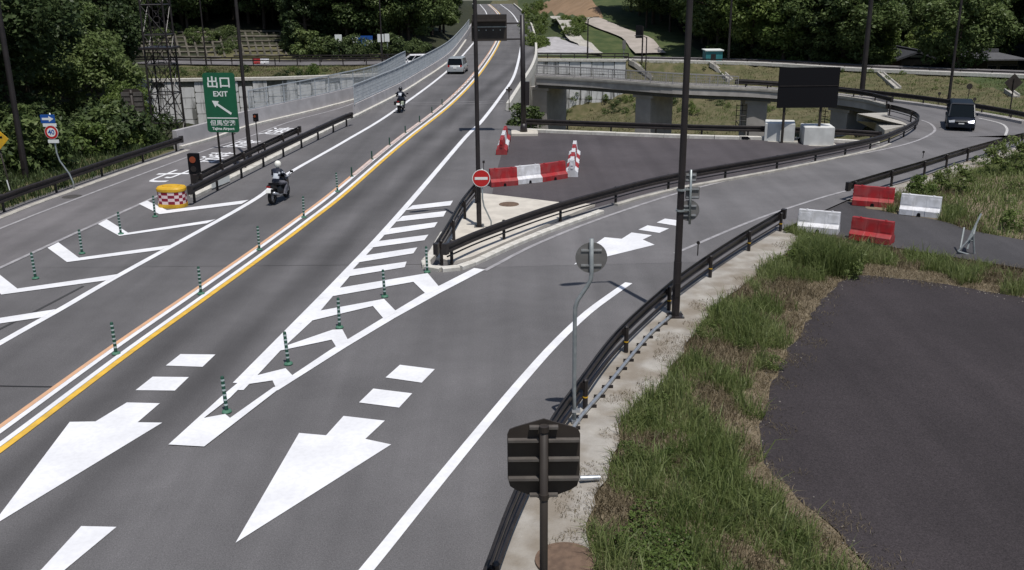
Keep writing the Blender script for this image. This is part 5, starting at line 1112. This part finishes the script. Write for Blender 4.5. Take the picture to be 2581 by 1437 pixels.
# concrete lattice frames on the cut slope, left
def slope_frame(label, px0, px1, py0, py1, nx_, nz_):
    A = TG(px0, py1); t = thing('slope_frame', label, 'slope frame', A)
    for i in range(nx_+1):
        px = px0+(px1-px0)*i/nx_; a = TG(px+8, py1); b = TG(px-8, py0); m = MB(); d = (b-a)
        m.tube([a-A+Vector((0, -.1, .15)), a.lerp(b, .5)-A+Vector((0, -.1, .2)), b-A+Vector((0, -.1, .15))], .13, 4); m.build('upright_beam', M_FR, t)
    for k in range(nz_+1):
        f = k/nz_; P = [TG(px0+(px1-px0)*i/6, py1+(py0-py1)*f)-A+Vector((0, -.1, .15)) for i in range(7)]; m = MB(); m.tube(P, .13, 4); m.build('cross_beam', M_FR, t)
M_FR = mat('frame_concrete', (.15, .135, .11), .95, col2=(.075, .07, .055), scale=.7, detail=6)
slope_frame('concrete lattice frame on the cut slope, left part beside the tower', 336, 560, 84, 146, 10, 5)
slope_frame('concrete lattice frame on the cut slope, right part above the red and white barriers', 590, 715, 82, 142, 7, 5)
# houses beyond the embankment road
def house(label, px0, px1, pyb, pye, pyr, D, wallm, roofm, rz=0.0, gable=False, depth=7.0):
    A = V(px0, pyb, D); B = V(px1, pyb, D); w_ = B.x-A.x; c = (A.x+B.x)/2; gz = V(px0, pye, D).z-3.1; ze = V(px0, pye, D).z-gz; zr = V(px0, pyr, D+depth/2).z-gz
    t = thing('house', label, 'house', (c, D, gz), rz); m = MB(); m.box(-w_/2+.4, w_/2-.4, 0, depth, -.5, ze); m.build('wall', wallm, t)
    m = MB(); e = .5
    if gable: m.prism([(-w_/2-e, -.7, ze-.15), (0, -.7, zr), (w_/2+e, -.7, ze-.15), (w_/2+e, -.7, ze+.08), (0, -.7, zr+.28), (-w_/2-e, -.7, ze+.08)], (0, depth+1.4, 0))
    else:
        b4 = [Vector((-w_/2-e, -.7, ze)), Vector((w_/2+e, -.7, ze)), Vector((w_/2+e, depth+.7, ze)), Vector((-w_/2-e, depth+.7, ze))]; k = w_*.22
        m.loft([b4, [p+Vector((0, 0, .15)) for p in b4], [Vector((-k, depth/2-.1, zr)), Vector((k, depth/2-.1, zr)), Vector((k, depth/2+.1, zr)), Vector((-k, depth/2+.1, zr))]])
    rf = m.build('roof', roofm, t); m = MB(); m.box(-.25 if gable else -w_*.22, .25 if gable else w_*.22, (-.7 if gable else depth/2-.18), (depth+.7 if gable else depth/2+.18), zr+.02, zr+.42); m.build('ridge', roofm, rf)
    if gable: m = MB(); m.prism([(-w_*.22, -.06, ze+.25), (w_*.22, -.06, ze+.25), (w_*.12, -.06, ze+(zr-ze)*.62), (-w_*.12, -.06, ze+(zr-ze)*.62)], (0, .05, 0)); m.build('gable_panel', M_PLAST, t)
    for k in (-.27, .05, .3):
        m = MB(); x = k*w_; m.box(x-.6, x+.6, -.07, -.0, ze*.35, ze*.82); wn = m.build('window', M_TIMB, t); m = MB(); m.box(x-.5, x+.5, -.09, -.07, ze*.4, ze*.78); m.build('pane', M_GLASS, wn)
    return t
house('dark traditional house with a gabled roof beyond the embankment road', 2262, 2350, 172, 150, 128, 125, M_TIMB, M_ROOF, 0, True)
house('low house with a grey hipped roof at the right edge beyond the embankment', 2478, 2572, 172, 152, 132, 118, M_TIMB, M_ROOF2)
house('small shed with a dark tiled roof between the two houses', 2428, 2462, 168, 148, 138, 124, M_PLAST, M_ROOF, 0, False, 4)
# teal hut
D = 122.6; A = V(1779,150,D); B = V(1822,126,D); t = thing('site_hut', 'small teal site hut with a pale roof on the far road', 'hut', ((A.x+B.x)/2, D, hz(A.x, D))); gz = hz(A.x, D); w_ = B.x-A.x
m = MB(); m.box(-w_/2, w_/2, 0, 2.2, 0, B.z-gz-.12); m.build('wall', M_TEAL, t); m = MB(); m.box(-w_/2-.12, w_/2+.12, -.15, 2.35, B.z-gz-.12, B.z-gz); m.build('roof', M_SIGNW, t); m = MB(); m.box(-w_*.2, w_*.1, -.04, 0, .1, (B.z-gz)*.7); m.build('door', M_BROWN, t)
# small grey signal box on a pole near the lane, traffic signal
D = 121; A = V(1572,148,D); t = thing('signal_post', 'small grey box sign on a post beside the farm lane', 'sign', (A.x, D, hz(A.x, D))); gz = hz(A.x, D)
m = MB(); m.cyl((0, 0, -.2), (0, 0, V(1572,104,D).z-gz), .05, n=6); m.build('post', M_GALV, t); m = MB(); k0 = V(1572,124,D).z-gz; k1 = V(1572,102,D).z-gz; m.box(-.2, .2, -.12, 0, k0, k1); m.build('box', M_SBACK, t)
D = 120.5; A = V(1618,150,D); gz = hz(A.x, D); t = thing('signal_post', 'dark signal box on a thin black pole right of the farm lane', 'sign', (A.x, D, gz))
m = MB(); m.cyl((0, 0, -.2), (0, 0, V(1618,66,D).z-gz), .09, n=8); m.build('post', M_POLE, t); m = MB(); m.box(-.85, -.1, -.15, .15, V(1618,96,D).z-gz, V(1618,64,D).z-gz); m.build('box', M_BLACK, t)
# small signs on the loop's outer slope
for px, py, D, lb in ((2444,218,73,'small dark round sign on a thin post behind the van'), (2368,236,76,'short dark marker on the slope left of the thin lamp post'), (2457,250,70,'short dark marker behind the van')):
    A = V(px, py, D); gz = hz(A.x, D); t = thing('marker_sign', lb, 'sign', (A.x, D, gz)); h_ = max(.5, A.z-gz); m = MB(); m.cyl((0, 0, -.2), (0, 0, h_), .03, n=6); m.build('post', M_BROWN2, t); m = MB(); m.cyl((0, -.03, h_), (0, .03, h_), .22 if py == 218 else .12, n=12); m.build('disc', M_BROWN2, t)
A = V(1283,226,69); t = thing('marker_sign', 'small crossed marker on a thin post beside the message mast', 'sign', (A.x, 69, 0)); m = MB(); m.cyl((0, 0, -.1), (0, 0, A.z), .03, n=6); m.build('post', M_BROWN2, t); m = MB(); m.box(-.22, .22, -.03, .03, A.z-.06, A.z+.06); m.box(-.08, .08, -.035, .035, A.z-.18, A.z+.18); m.build('marker', M_BROWN2, t)

# ================================================================== VEGETATION
def clumps(n, shape, rx, rz, z0, seed):
    r = np.random.default_rng(seed); out = []
    while len(out) < n:
        p = r.normal(0, 1, 3); p /= np.linalg.norm(p); rad = r.uniform(.45, 1)**.5
        if shape == 'round': q = p*rad*np.array([rx, rx, rz]); q[2] += z0+rz
        else:
            h = r.uniform(0, 1)**1.25; a = r.uniform(0, 6.283); k = (1-h)**.85*r.uniform(.55, 1)+.04; q = np.array([rx*k*math.cos(a), rx*k*math.sin(a), z0+2*rz*h])
        out.append(q)
    return np.array(out)
def leaf_cloud(C, cr, per, size, seed, flat=.6, droop=0.0):
    r = np.random.default_rng(seed); n = len(C)*per
    c = np.repeat(C, per, 0); d = r.normal(0, 1, (n, 3)); d /= np.linalg.norm(d, axis=1)[:, None]; rad = r.uniform(.2, 1, n)**.45
    crr = np.repeat(cr*r.uniform(.65, 1.3, len(C)), per); pos = c+d*(rad*crr)[:, None]*np.array([1, 1, .68])
    nrm = d*.5+r.normal(0, .55, (n, 3))+np.array([0, 0, flat]); nrm /= np.linalg.norm(nrm, axis=1)[:, None]
    t = np.cross(nrm, r.normal(0, 1, (n, 3))); t /= np.linalg.norm(t, axis=1)[:, None]; b = np.cross(nrm, t)
    s = size*r.uniform(.55, 1.35, n)[:, None]; L = t*s; B_ = b*s*.55
    v = np.stack([pos-L, pos+B_*.9-L*.1, pos+L, pos-B_*.9-L*.1], 1).reshape(-1, 3); return v
def tree_proto(name, h, rx, shape, lm, seed, ncl, per, size, cr, trunk=.45):
    r = random.Random(seed); zc0 = h*(.22 if shape == 'round' else .10); rzz = (h-zc0)/2
    C = clumps(ncl, shape, rx, rzz, zc0, seed); v = leaf_cloud(C, cr, per, size, seed+1)
    nq = len(v)//4; me_c = npmesh('crown', v, np.arange(nq*4), np.full(nq, 4), [lm])
    m = MB(); top = h*(.72 if shape == 'round' else .95); pts = [Vector((r.gauss(0, .02)*z*3, r.gauss(0, .02)*z*3, z*top)) for z in (-.06, 0, .25, .5, .75, 1)]
    m.tube(pts, [trunk*.55*k for k in (1.25, 1, .78, .58, .36, .12)], 8)
    for k in range(9):
        q = C[r.randrange(len(C))]; z = max(h*.2, min(top*.9, q[2]-rx*.3)); a = pts[2].lerp(pts[4], r.random()); a.z = z
        mid = a.lerp(Vector(q), .5)+Vector((0, 0, .2)); m.tube([a, mid, Vector(q)], [trunk*.22, trunk*.14, trunk*.05], 5)
    me_t = m.mesh('trunk', M_BARK, True)
    return me_c, me_t
PR = {'a': tree_proto('a', 11, 4.2, 'round', L_A, 11, 78, 190, .20, 1.3), 'b': tree_proto('b', 13, 4.6, 'round', L_B, 12, 88, 190, .21, 1.4), 'c': tree_proto('c', 9, 3.8, 'round', L_C, 13, 66, 180, .19, 1.15),
      'd': tree_proto('d', 17, 3.2, 'cone', L_B, 14, 105, 150, .20, .95, .5), 'e': tree_proto('e', 12, 4.6, 'round', L_A, 15, 66, 240, .22, 1.5), 'f': tree_proto('f', 15, 3.0, 'cone', L_A, 16, 95, 150, .20, .95, .45)}
KN = {'a': 'broadleaf_tree', 'b': 'broadleaf_tree', 'c': 'broadleaf_tree', 'e': 'broadleaf_tree', 'd': 'cedar_tree', 'f': 'cedar_tree'}
LOOK = {'a': 'mid-green broadleaf', 'b': 'dark broadleaf', 'c': 'bright green', 'd': 'dark conifer', 'e': 'spreading', 'f': 'green conifer'}
def plant(kind, x, y, s, label, group, z=None, rz=None):
    if group not in ('trees of the wood left of the exit lane', 'trees at the edge of the right wood'): label = LOOK[kind]+' '+label
    t = thing(KN[kind], label, 'tree', (x, y, hz(x, y)-.1 if z is None else z), random.random()*6.28 if rz is None else rz, group); t.scale = (s*random.uniform(.9, 1.1), s*random.uniform(.9, 1.1), s)
    link('crown', PR[kind][0], t); link('trunk', PR[kind][1], t); return t
def pxof(x, y, z): v = Vector((x, y, z))-CAM; return PW/2+FPX*v.dot(RT)/v.dot(FW)
def near_of(x, y, marks):
    a = pxof(x, y, 2); return min(marks, key=lambda m_: abs(m_[0]-a))[1]
GL = 'trees of the wood left of the exit lane'
for kd, x, y, s, lb in (('a', -28.3, 44, .60, 'low leafy tree directly behind the one-way sign'), ('e', -31.5, 50, .95, 'big broad tree over the left lamp post'), ('b', -31.5, 61, .92, 'dark tree between the one-way sign and the slatted sign'), ('c', -26.6, 67.5, .50, 'lighter small tree just left of the lattice tower'),
                        ('a', -36.5, 44.5, .95, 'tree at the left edge above the yellow diamond'), ('b', -34.5, 67, 1.0, 'tall dark tree behind the slatted sign'), ('e', -33, 77, .8, 'rounded tree at the edge of the gully left of the stained wall'), ('a', -40, 57, 1.1, 'tall tree deep behind the left lamp post')):
    plant(kd, x, y, s, lb, GL)
def spaced(n, fn, dmin, tries=40):
    out = []
    for _ in range(n*tries):
        p = fn()
        if p and all((p[0]-q[0])**2+(p[1]-q[1])**2 > dmin*dmin for q in out): out.append(p)
        if len(out) >= n: break
    return out
LM = [(-60, 'left of the yellow diamond'), (60, 'behind the left lamp post'), (200, 'behind the one-way sign'), (320, 'behind the slatted sign'), (420, 'behind the lattice tower')]
for x, y in spaced(34, lambda: (random.uniform(-66, -39), random.uniform(36, 106)), 4.2):
    plant(random.choice('abebda'), x, y, random.uniform(.85, 1.2), 'tree deep in the left wood, '+near_of(x, y, LM), 'trees deep in the left wood')
LM = [(280, 'above the slatted sign'), (410, 'above the lattice tower'), (560, 'above the green exit sign'), (690, 'above the red and white barriers'), (800, 'left of the blue boards'), (910, 'above the blue boards'), (1040, 'above the parked white car'), (1130, 'above the mesh fence')]
def fl_():
    x = random.uniform(-82, -10.5); y = random.uniform(124, 176); a = pxof(x, y, 2)
    lim = 125.5 if a > 770 else 136+(y-136)*0
    if y < lim: return None
    if x > -12.5 and y < 150: return None
    return (x, y)
for x, y in spaced(105, fl_, 3.6):
    plant(random.choice('abbdfeab'), x, y, random.uniform(.8, 1.2), ('front-row tree ' if y < 146 else 'tree farther up the wood ')+near_of(x, y, LM), 'trees above the hillside road')
LM = [(900, 'left part'), (1020, 'middle part'), (1120, 'right part')]
for x, y in spaced(46, lambda: (lambda a, b: (a, b) if a < -10-b*.028 else None)(random.uniform(-75, -12), random.uniform(178, 340)), 5):
    plant(random.choice('abdfe'), x, y, random.uniform(1.0, 1.4), 'distant tree left of the main road, '+near_of(x, y, LM), 'distant trees left of the main road')
LM = [(1660, 'above the farm lane'), (1800, 'behind the teal hut'), (1900, 'left of the black board'), (2040, 'above the black board'), (2170, 'behind the thick black post'), (2305, 'behind the dark gabled house'), (2400, 'behind the thin lamp post'), (2450, 'behind the shed'), (2525, 'behind the grey hipped roof'), (2640, 'beyond the right edge')]
HS = [(50.5, 125, 8, 12), (56.5, 124, 4, 9), (61.5, 119, 8, 11)]
def fr_():
    x = random.uniform(20, 104); e = min(er, key=lambda p: abs(p.x-x)).y; y = e+10.0+random.random()**1.4*34
    if x < 27 and y < 150: return None
    if any(abs(x-a) < c and b-12 < y < b+d for a, b, c, d in HS): return None
    return (x, y)
for x, y in spaced(120, fr_, 3.4):
    e = min(er, key=lambda p: abs(p.x-x)).y
    plant(random.choice('abcdfeeca'), x, y, random.uniform(.8, 1.2), ('front tree of the far wood ' if y < e+19 else 'rear tree of the far wood ')+near_of(x, y, LM), 'trees beyond the embankment road')
for x, y, kd, s, lb in ((36, 131, 'c', .8, 'bright green tree beyond the black board'), (45, 122, 'c', .8, 'bright green tree right of the thick black post'), (55.0, 131, 'c', .75, 'bright green tree between the dark house and the shed')):
    plant(kd, x, y, s, lb, 'trees at the edge of the right wood')
for x, y in spaced(40, lambda: (random.uniform(24, 80), random.uniform(165, 270)), 5):
    plant(random.choice('abdf'), x, y, random.uniform(1.0, 1.4), 'distant tree on the right hillside '+near_of(x, y, LM), 'distant trees on the right')
# shrubs
def shrub_proto(seed, lm, rx=.9, rz=.7, n=22, per=60, size=.10, cr=.35):
    C = clumps(n, 'round', rx, rz, 0.05, seed); C[:, 2] = np.abs(C[:, 2]); v = leaf_cloud(C, cr, per, size, seed+3, .5); nq = len(v)//4
    m = MB()
    for k in range(6): q = C[k]; m.tube([(0, 0, -.1), (q[0]*.5, q[1]*.5, q[2]*.6), tuple(q)], [.03, .02, .008], 5)
    return npmesh('foliage', v, np.arange(nq*4), np.full(nq, 4), [lm]), m.mesh('stem', M_BARK)
SP = [shrub_proto(31, L_A), shrub_proto(32, L_C), shrub_proto(33, L_G, 1.0, .9), shrub_proto(34, L_B)]
def shrub(k, x, y, s, label, group, z=None):
    t = thing('shrub', label, 'shrub', (x, y, hz(x, y)-.02 if z is None else z), random.random()*6, group); t.scale = (s, s, s*random.uniform(.85, 1.15)); link('foliage', SP[k][0], t); link('stem', SP[k][1], t)
p = TG(1300,300); shrub(0, .95, 63, 1.3, 'leafy shrub at the foot of the message mast', 'shrubs', -.5)
p = TG(2445,425); shrub(2, 23.4, 44.6, .95, 'large green shrub against the far right guardrail', 'shrubs')
shrub(1, 17.6, 40.4, .6, 'shrub at the guardrail behind the red barrier', 'shrubs'); shrub(2, 19.2, 41.0, .7, 'shrub between the white barrier and the guardrail', 'shrubs')
shrub(1, -22.9, 52.3, 1.25, 'bright shrub behind the guardrail below the lattice tower', 'shrubs'); shrub(1, -21.9, 55.6, .9, 'small bright shrub at the end of the left guardrail', 'shrubs')
def weed_mass(name, spots, kinds, smin, smax, label, cat='weeds', mats=None):
    vs = []; mi_ = []; pool = [np.array([v_.co[:] for v_ in SP[k][0].vertices]) for k in (0, 1, 2, 3)]
    for x, y, z in spots:
        k = random.choice(kinds); s = random.uniform(smin, smax); a = random.random()*6.28; c_, s_ = math.cos(a), math.sin(a)
        P_ = pool[k]; q = len(P_)//4; keep = rng.random(q) < min(1, .35+s*.35); P_ = P_.reshape(q, 4, 3)[keep].reshape(-1, 3)*s
        vs.append(np.stack([P_[:, 0]*c_-P_[:, 1]*s_+x, P_[:, 0]*s_+P_[:, 1]*c_+y, P_[:, 2]*random.uniform(.8, 1.15)+z], 1)); mi_.append(np.full(len(P_)//4, (0, 1, 2, 3)[k]))
    v = np.concatenate(vs); nq = len(v)//4; me = npmesh(name, v, np.arange(nq*4), np.full(nq, 4), [L_A, L_C, L_G, L_B]); me.polygons.foreach_set('material_index', np.concatenate(mi_).astype(np.int32)); return tag(link(name, me), label, cat, kind='stuff')
def tgs(n, x0, x1, y0, y1, dz=-.08): return [(lambda q: (q.x, q.y, q.z+dz))(TG(random.uniform(x0, x1), random.uniform(y0, y1))) for _ in range(n)]
_s = []
for _ in range(60):
    y = random.uniform(34, 62); x = -23.6-random.random()**1.5*9+(0 if y < 50 else 1.2); _s.append((x, y, hz(x, y)-.05))
weed_mass('undergrowth_shrubs', _s, (0, 3, 3), .8, 2.0, 'dark undergrowth of shrubs under the trees behind the left guardrail', 'undergrowth')
weed_mass('slope_shrubs', tgs(20, 330, 560, 80, 112, -.2)+tgs(16, 560, 600, 84, 135, -.2)+tgs(16, 715, 790, 90, 138, -.2), (0, 3, 0), .5, 1.1, 'shrubs growing through the concrete frames of the cut slope', 'shrubs')
weed_mass('bank_weeds', tgs(30, 300, 950, 178, 203), (0, 1, 3), .3, .8, 'weeds on the bank above the stained wall')
weed_mass('gully_weeds', tgs(34, 1400, 1950, 245, 300), (0, 1, 3), .3, .8, 'weed clumps on the gully floor below the bridge')
weed_mass('embankment_weeds', tgs(34, 1600, 2560, 170, 240, -.03), (0, 1, 1), .15, .4, 'small weed tufts dotted over the far embankment')
weed_mass('slope_weeds', tgs(60, 1318, 1370, 12, 130)+tgs(24, 1390, 1470, 52, 96), (0, 1, 1), .4, 1.2, 'weeds on the green slope right of the distant road')
_e = [(p.x+random.gauss(0, .5), p.y+random.gauss(0, .8), hz(p.x, p.y)-.1) for p in resample(offs(er, -9.2), 1.1) if p.x > 27 and not any(abs(p.x-a) < c-1 for a, b, c, d in HS)]
weed_mass('wood_edge_shrubs', _e, (0, 3, 3, 1), 1.0, 2.4, 'shrubs along the edge of the far wood behind the embankment road', 'shrubs')
_e = [(p.x+random.gauss(0, .5), p.y+random.gauss(0, .6), hz(p.x, p.y)-.1) for p in resample(offs(wl, -9.3), 1.1) if pxof(p.x, p.y, 0) > 760]
weed_mass('wood_edge_shrubs', _e, (0, 3, 3), 1.0, 2.2, 'shrubs along the wood edge behind the blue boards', 'shrubs')

# grass: blades by the tens of thousands
def blades(name, pts, hgt, wid, lm, label, cat, seed, lean=.45):
    r = np.random.default_rng(seed); n = len(pts); P = np.asarray(pts); h = hgt*r.uniform(.45, 1.35, n); a = r.uniform(0, 6.283, n); ld = r.uniform(0, 6.283, n); k = lean*r.uniform(.2, 1.5, n)
    w_ = wid*r.uniform(.6, 1.4, n); ax = np.stack([np.cos(a), np.sin(a), np.zeros(n)], 1)*w_[:, None]; le = np.stack([np.cos(ld), np.sin(ld), np.zeros(n)], 1)*(h*k)[:, None]; up = np.stack([np.zeros(n), np.zeros(n), h], 1)
    v = np.stack([P-ax, P+ax, P+ax*.8+le*.35+up*.6, P-ax*.8+le*.35+up*.6, P+le+up*np.clip(1.0-.35*k, .45, 1)[:, None]], 1).reshape(-1, 3)
    o = np.arange(n)*5; f = np.stack([o, o+1, o+2, o+3, o+3, o+2, o+4], 1).ravel(); lt = np.tile([4, 3], n)
    ob = link(name, npmesh(name, v, f, lt, [lm])); return tag(ob, label, cat, kind='stuff')
from mathutils import noise as MN
def fbm(x, y, s, o=0): return MN.noise(Vector((x*s+o, y*s-o, o*.7)))
VERGE = [(p.x, p.y) for p in vb]                # outer edge of the concrete
VP_L = [Vector((2.3,4,0))]+[Vector((p.x, p.y, 0)) for p in vb]
lotxy = [(p.x, p.y) for p in LOT2]; pathxy = [(p.x, p.y) for p in pu]+[(p.x, p.y) for p in reversed(pl)]
vergexy = [(p.x, p.y) for p in offs(va, -.1)]+[(p.x, p.y) for p in reversed(vb)]
railp = [(p.x, p.y) for p in RAIL_R]
RR = sorted(RAIL_R, key=lambda p: p.y)
def right_of_rail(x, y): return x > yl(RR, y)+.25 if y < RR[-1].y else True
bar_xy = [(PBo.location.x, PBo.location.y) for PBo in bpy.data.objects if PBo.name.startswith('water_barrier') and PBo.get('group') == G2]
gg, gd, short, gtall, litter = [], [], [], [], []
for _ in range(330000):
    y = random.uniform(8, 40); x = random.uniform(.5, 18)
    if not right_of_rail(x, y) or (y > 35.0 and x < 13.6): continue
    if x > 13 and y < 28: continue
    if inpoly(x, y, vergexy):
        dv = min((x-a)**2+(y-b)**2 for a, b in VERGE[::3])**.5
        if dv < .55+.8*fbm(x, y, .8, 2) and random.random() < .5: litter.append((x, y, .045))
        continue
    if (x-2.35)**2/.25+(y-13.8)**2/1.1 < 1 and random.random() < .7: continue
    if inpoly(x, y, lotxy):
        if x < 18:
            de = min((x-a)**2+(y-b)**2 for a, b in lotxy[::4])**.5
            if de < .9 and random.random() < 1.6*(1-de/.9)*(.3+fbm(x, y, 1.3, 4)): litter.append((x, y, -.298))
        continue
    if inpoly(x, y, pathxy): continue
    if y > 35.6 and x < 13.6: continue
    if any((x-a)**2+(y-b)**2 < .8 for a, b in bar_xy): continue
    # distance to the lot edge decides dry straw, near the middle green
    de = min((x-a)**2+(y-b)**2 for a, b in lotxy[::4])**.5 if x < 19 else 9
    z = hz(x, y); v1 = fbm(x, y, .55)+.6*fbm(x, y, 1.5, 5)
    if de < .70+.6*fbm(x, y, .7, 9): 
        if random.random() < .9: short.append((x, y, z-.01))
        continue
    if v1 > (-.16 if de > 1.6 else .02): gg.append((x, y, z-.01))
    elif random.random() < .9: gd.append((x, y, z-.01))
    if v1 > .05 and random.random() < .35: gtall.append((x, y, z-.01))
blades('grass', gg, .36, .008, L_G, 'green grass on the verge between the guardrail and the dark lot', 'grass', 41, .75)
blades('grass_litter', litter, .08, .005, L_D, 'dead grass bits scattered on the concrete verge', 'grass', 51, 1.3)
_w = [random.choice(gg) for _ in range(45)]; weed_mass('verge_weeds', _w, (2, 2, 1), .12, .3, 'broad-leaved weeds among the grass of the verge')
_c = T(2085,668,-.1); _tw = []
for _ in range(2600):
    a_ = random.random()*6.283; r_ = random.random()**.6; _x = _c.x+r_*1.15*math.cos(a_); _y = _c.y+r_*.95*math.sin(a_)
    if inpoly(_x, _y, vergexy): continue
    _tw.append((_x, _y, hz(_x, _y)-.02))
blades('tall_weeds', _tw, 1.0, .011, L_G, 'tall weed clump in front of the half-hidden white barrier', 'weeds', 52, .45); weed_mass('tall_weed_leaves', [random.choice(_tw) for _ in range(7)], (2, 2, 1), .25, .5, 'leafy part of the tall weed clump beside the red barrier')
blades('tall_grass', gtall, .62, .010, L_G, 'taller weeds standing in the verge grass', 'grass', 42, .5)
blades('dry_grass', gd, .30, .007, L_D, 'dry straw-coloured grass among the green verge', 'grass', 43, .8)
blades('straw_litter', short, .16, .007, L_D, 'flattened straw along the edge of the dark lot', 'grass', 44, 1.4)
# upper right bank
bk, bd_ = [], []
for _ in range(60000):
    x = random.uniform(14, 40); y = random.uniform(31, 54)
    if inpoly(x, y, pathxy) or (y < 34 and inpoly(x, y, lotxy)): continue
    ry = next((a.lerp(b, (x-a.x)/(b.x-a.x)).y for a, b in zip(RAIL_R2, RAIL_R2[1:]) if a.x <= x <= b.x), None)
    if ry is None or y > ry-1.4: continue
    if any((x-a)**2+(y-b)**2 < .9 for a, b in bar_xy): continue
    (bk if fbm(x, y, .35)+.5*fbm(x, y, 1.3, 3) > -.32+(.35 if x > 24 and y < 44 else 0) else bd_).append((x, y, hz(x, y)-.01))
blades('grass', bk, .36, .013, L_G, 'green grass on the bank above the service path', 'grass', 45, .7); weed_mass('bank_leaves', [random.choice(bk) for _ in range(40)], (2, 2, 1, 0), .2, .55, 'leafy weeds on the bank above the service path'); blades('dry_grass', bd_, .34, .012, L_D, 'dry grass on the bank above the service path', 'grass', 46, .7)
# far banks
fb1, fb2 = [], []
for _ in range(70000):
    x = random.uniform(3, 64); y = random.uniform(61, 121); z = hz(x, y)
    if z > -.75 and x < 40: continue
    if 22 < x < 37 and 52 < y < 84 and z > -3: continue
    (fb1 if fbm(x, y, .16)+.4*fbm(x, y, .7, 3) > .05 else fb2).append((x, y, z-.02))
for _ in range(16000):
    x = random.uniform(-46, -9); y = random.uniform(103.5, 114); z = hz(x, y); (fb1 if fbm(x, y, .2) > .1 else fb2).append((x, y, z-.02))
blades('grass', fb1, .24, .022, L_G, 'rough green grass on the far slopes and gully', 'grass', 47); 
L_F = leafmat('grass_faded', (.055, .054, .026), (.092, .085, .042), (.15, .135, .072), .2)
blades('faded_grass', fb2, .20, .022, L_F, 'faded yellowish grass on the far slopes and gully', 'grass', 48, .7)
fl = []
for _ in range(26000):
    x = random.uniform(-31, -19.5); y = random.uniform(28, 60)
    xr_ = yl(sorted(RAIL_XL, key=lambda p: p.y), y)
    if x > xr_-.25: continue
    fl.append((x, y, hz(x, y)-.01))
blades('undergrowth', fl, .40, .018, L_B, 'dark grass and ferns under the trees behind the left guardrail', 'grass', 49)
# bright ivy patch and stones at the bottom
iv = []
for _ in range(2600):
    x, y = random.uniform(1.7, 3.2), random.uniform(12.2, 15.5)
    if (x-2.35)**2/.30+(y-13.8)**2/1.5 < 1+1.3*fbm(x, y, 1.6)+.6*fbm(x, y, 4): iv.append((x, y, .06+random.random()*.22))
v = leaf_cloud(np.array(iv), .04, 4, .032, 77, 1.2); nq = len(v)//4; tag(link('ground_ivy', npmesh('ground_ivy', v, np.arange(nq*4), np.full(nq, 4), [L_C])), 'bright green leafy ground cover beside the rusty manhole', 'ivy', kind='stuff')
m = MB(); 
for _ in range(420):
    q = LOT2[random.randrange(0, int(len(LOT2)*.8))]; x = q.x-random.gauss(.2, .22); y = q.y+random.gauss(.05, .25)
    if x > 22 or y < 9: continue
    s = random.uniform(.008, .028); ph = random.random()*3; z = max(hz(x, y), -.3)
    m.loft([[Vector((x+s*k*math.cos(ph+a), y+s*k*math.sin(ph+a)*.8, z+zz_*s)) for a in (0, 1.3, 2.6, 4, 5.2)] for k, zz_ in ((.8, -.1), (1, .4), (.5, .9))])
tag(m.build('gravel', mat('stone_chip', (.22, .20, .17), .9, col2=(.22, .2, .18), scale=9), fix=False), 'loose stone chips along the edge of the dark lot', 'gravel', kind='stuff')

# labels that still coincide are told apart by their order in the view
from collections import defaultdict
_dup = defaultdict(list)
for o in COL.objects:
    if o.parent is None and o.get('label') and o.get('group'): _dup[(o['group'], o['label'])].append(o)
ORD2 = ORD+['eleventh', 'twelfth', 'thirteenth', 'fourteenth', 'fifteenth', 'sixteenth', 'seventeenth', 'eighteenth']
for (gr, lb), l in _dup.items():
    if len(l) < 2: continue
    sep = 'separator' in gr
    l.sort(key=lambda o: o.location.y if sep else pxof(*o.location))
    for k, o in enumerate(l):
        if k < len(ORD2): o['label'] = lb+(', %s nearest the camera' if sep else ', %s from left') % ORD2[k]
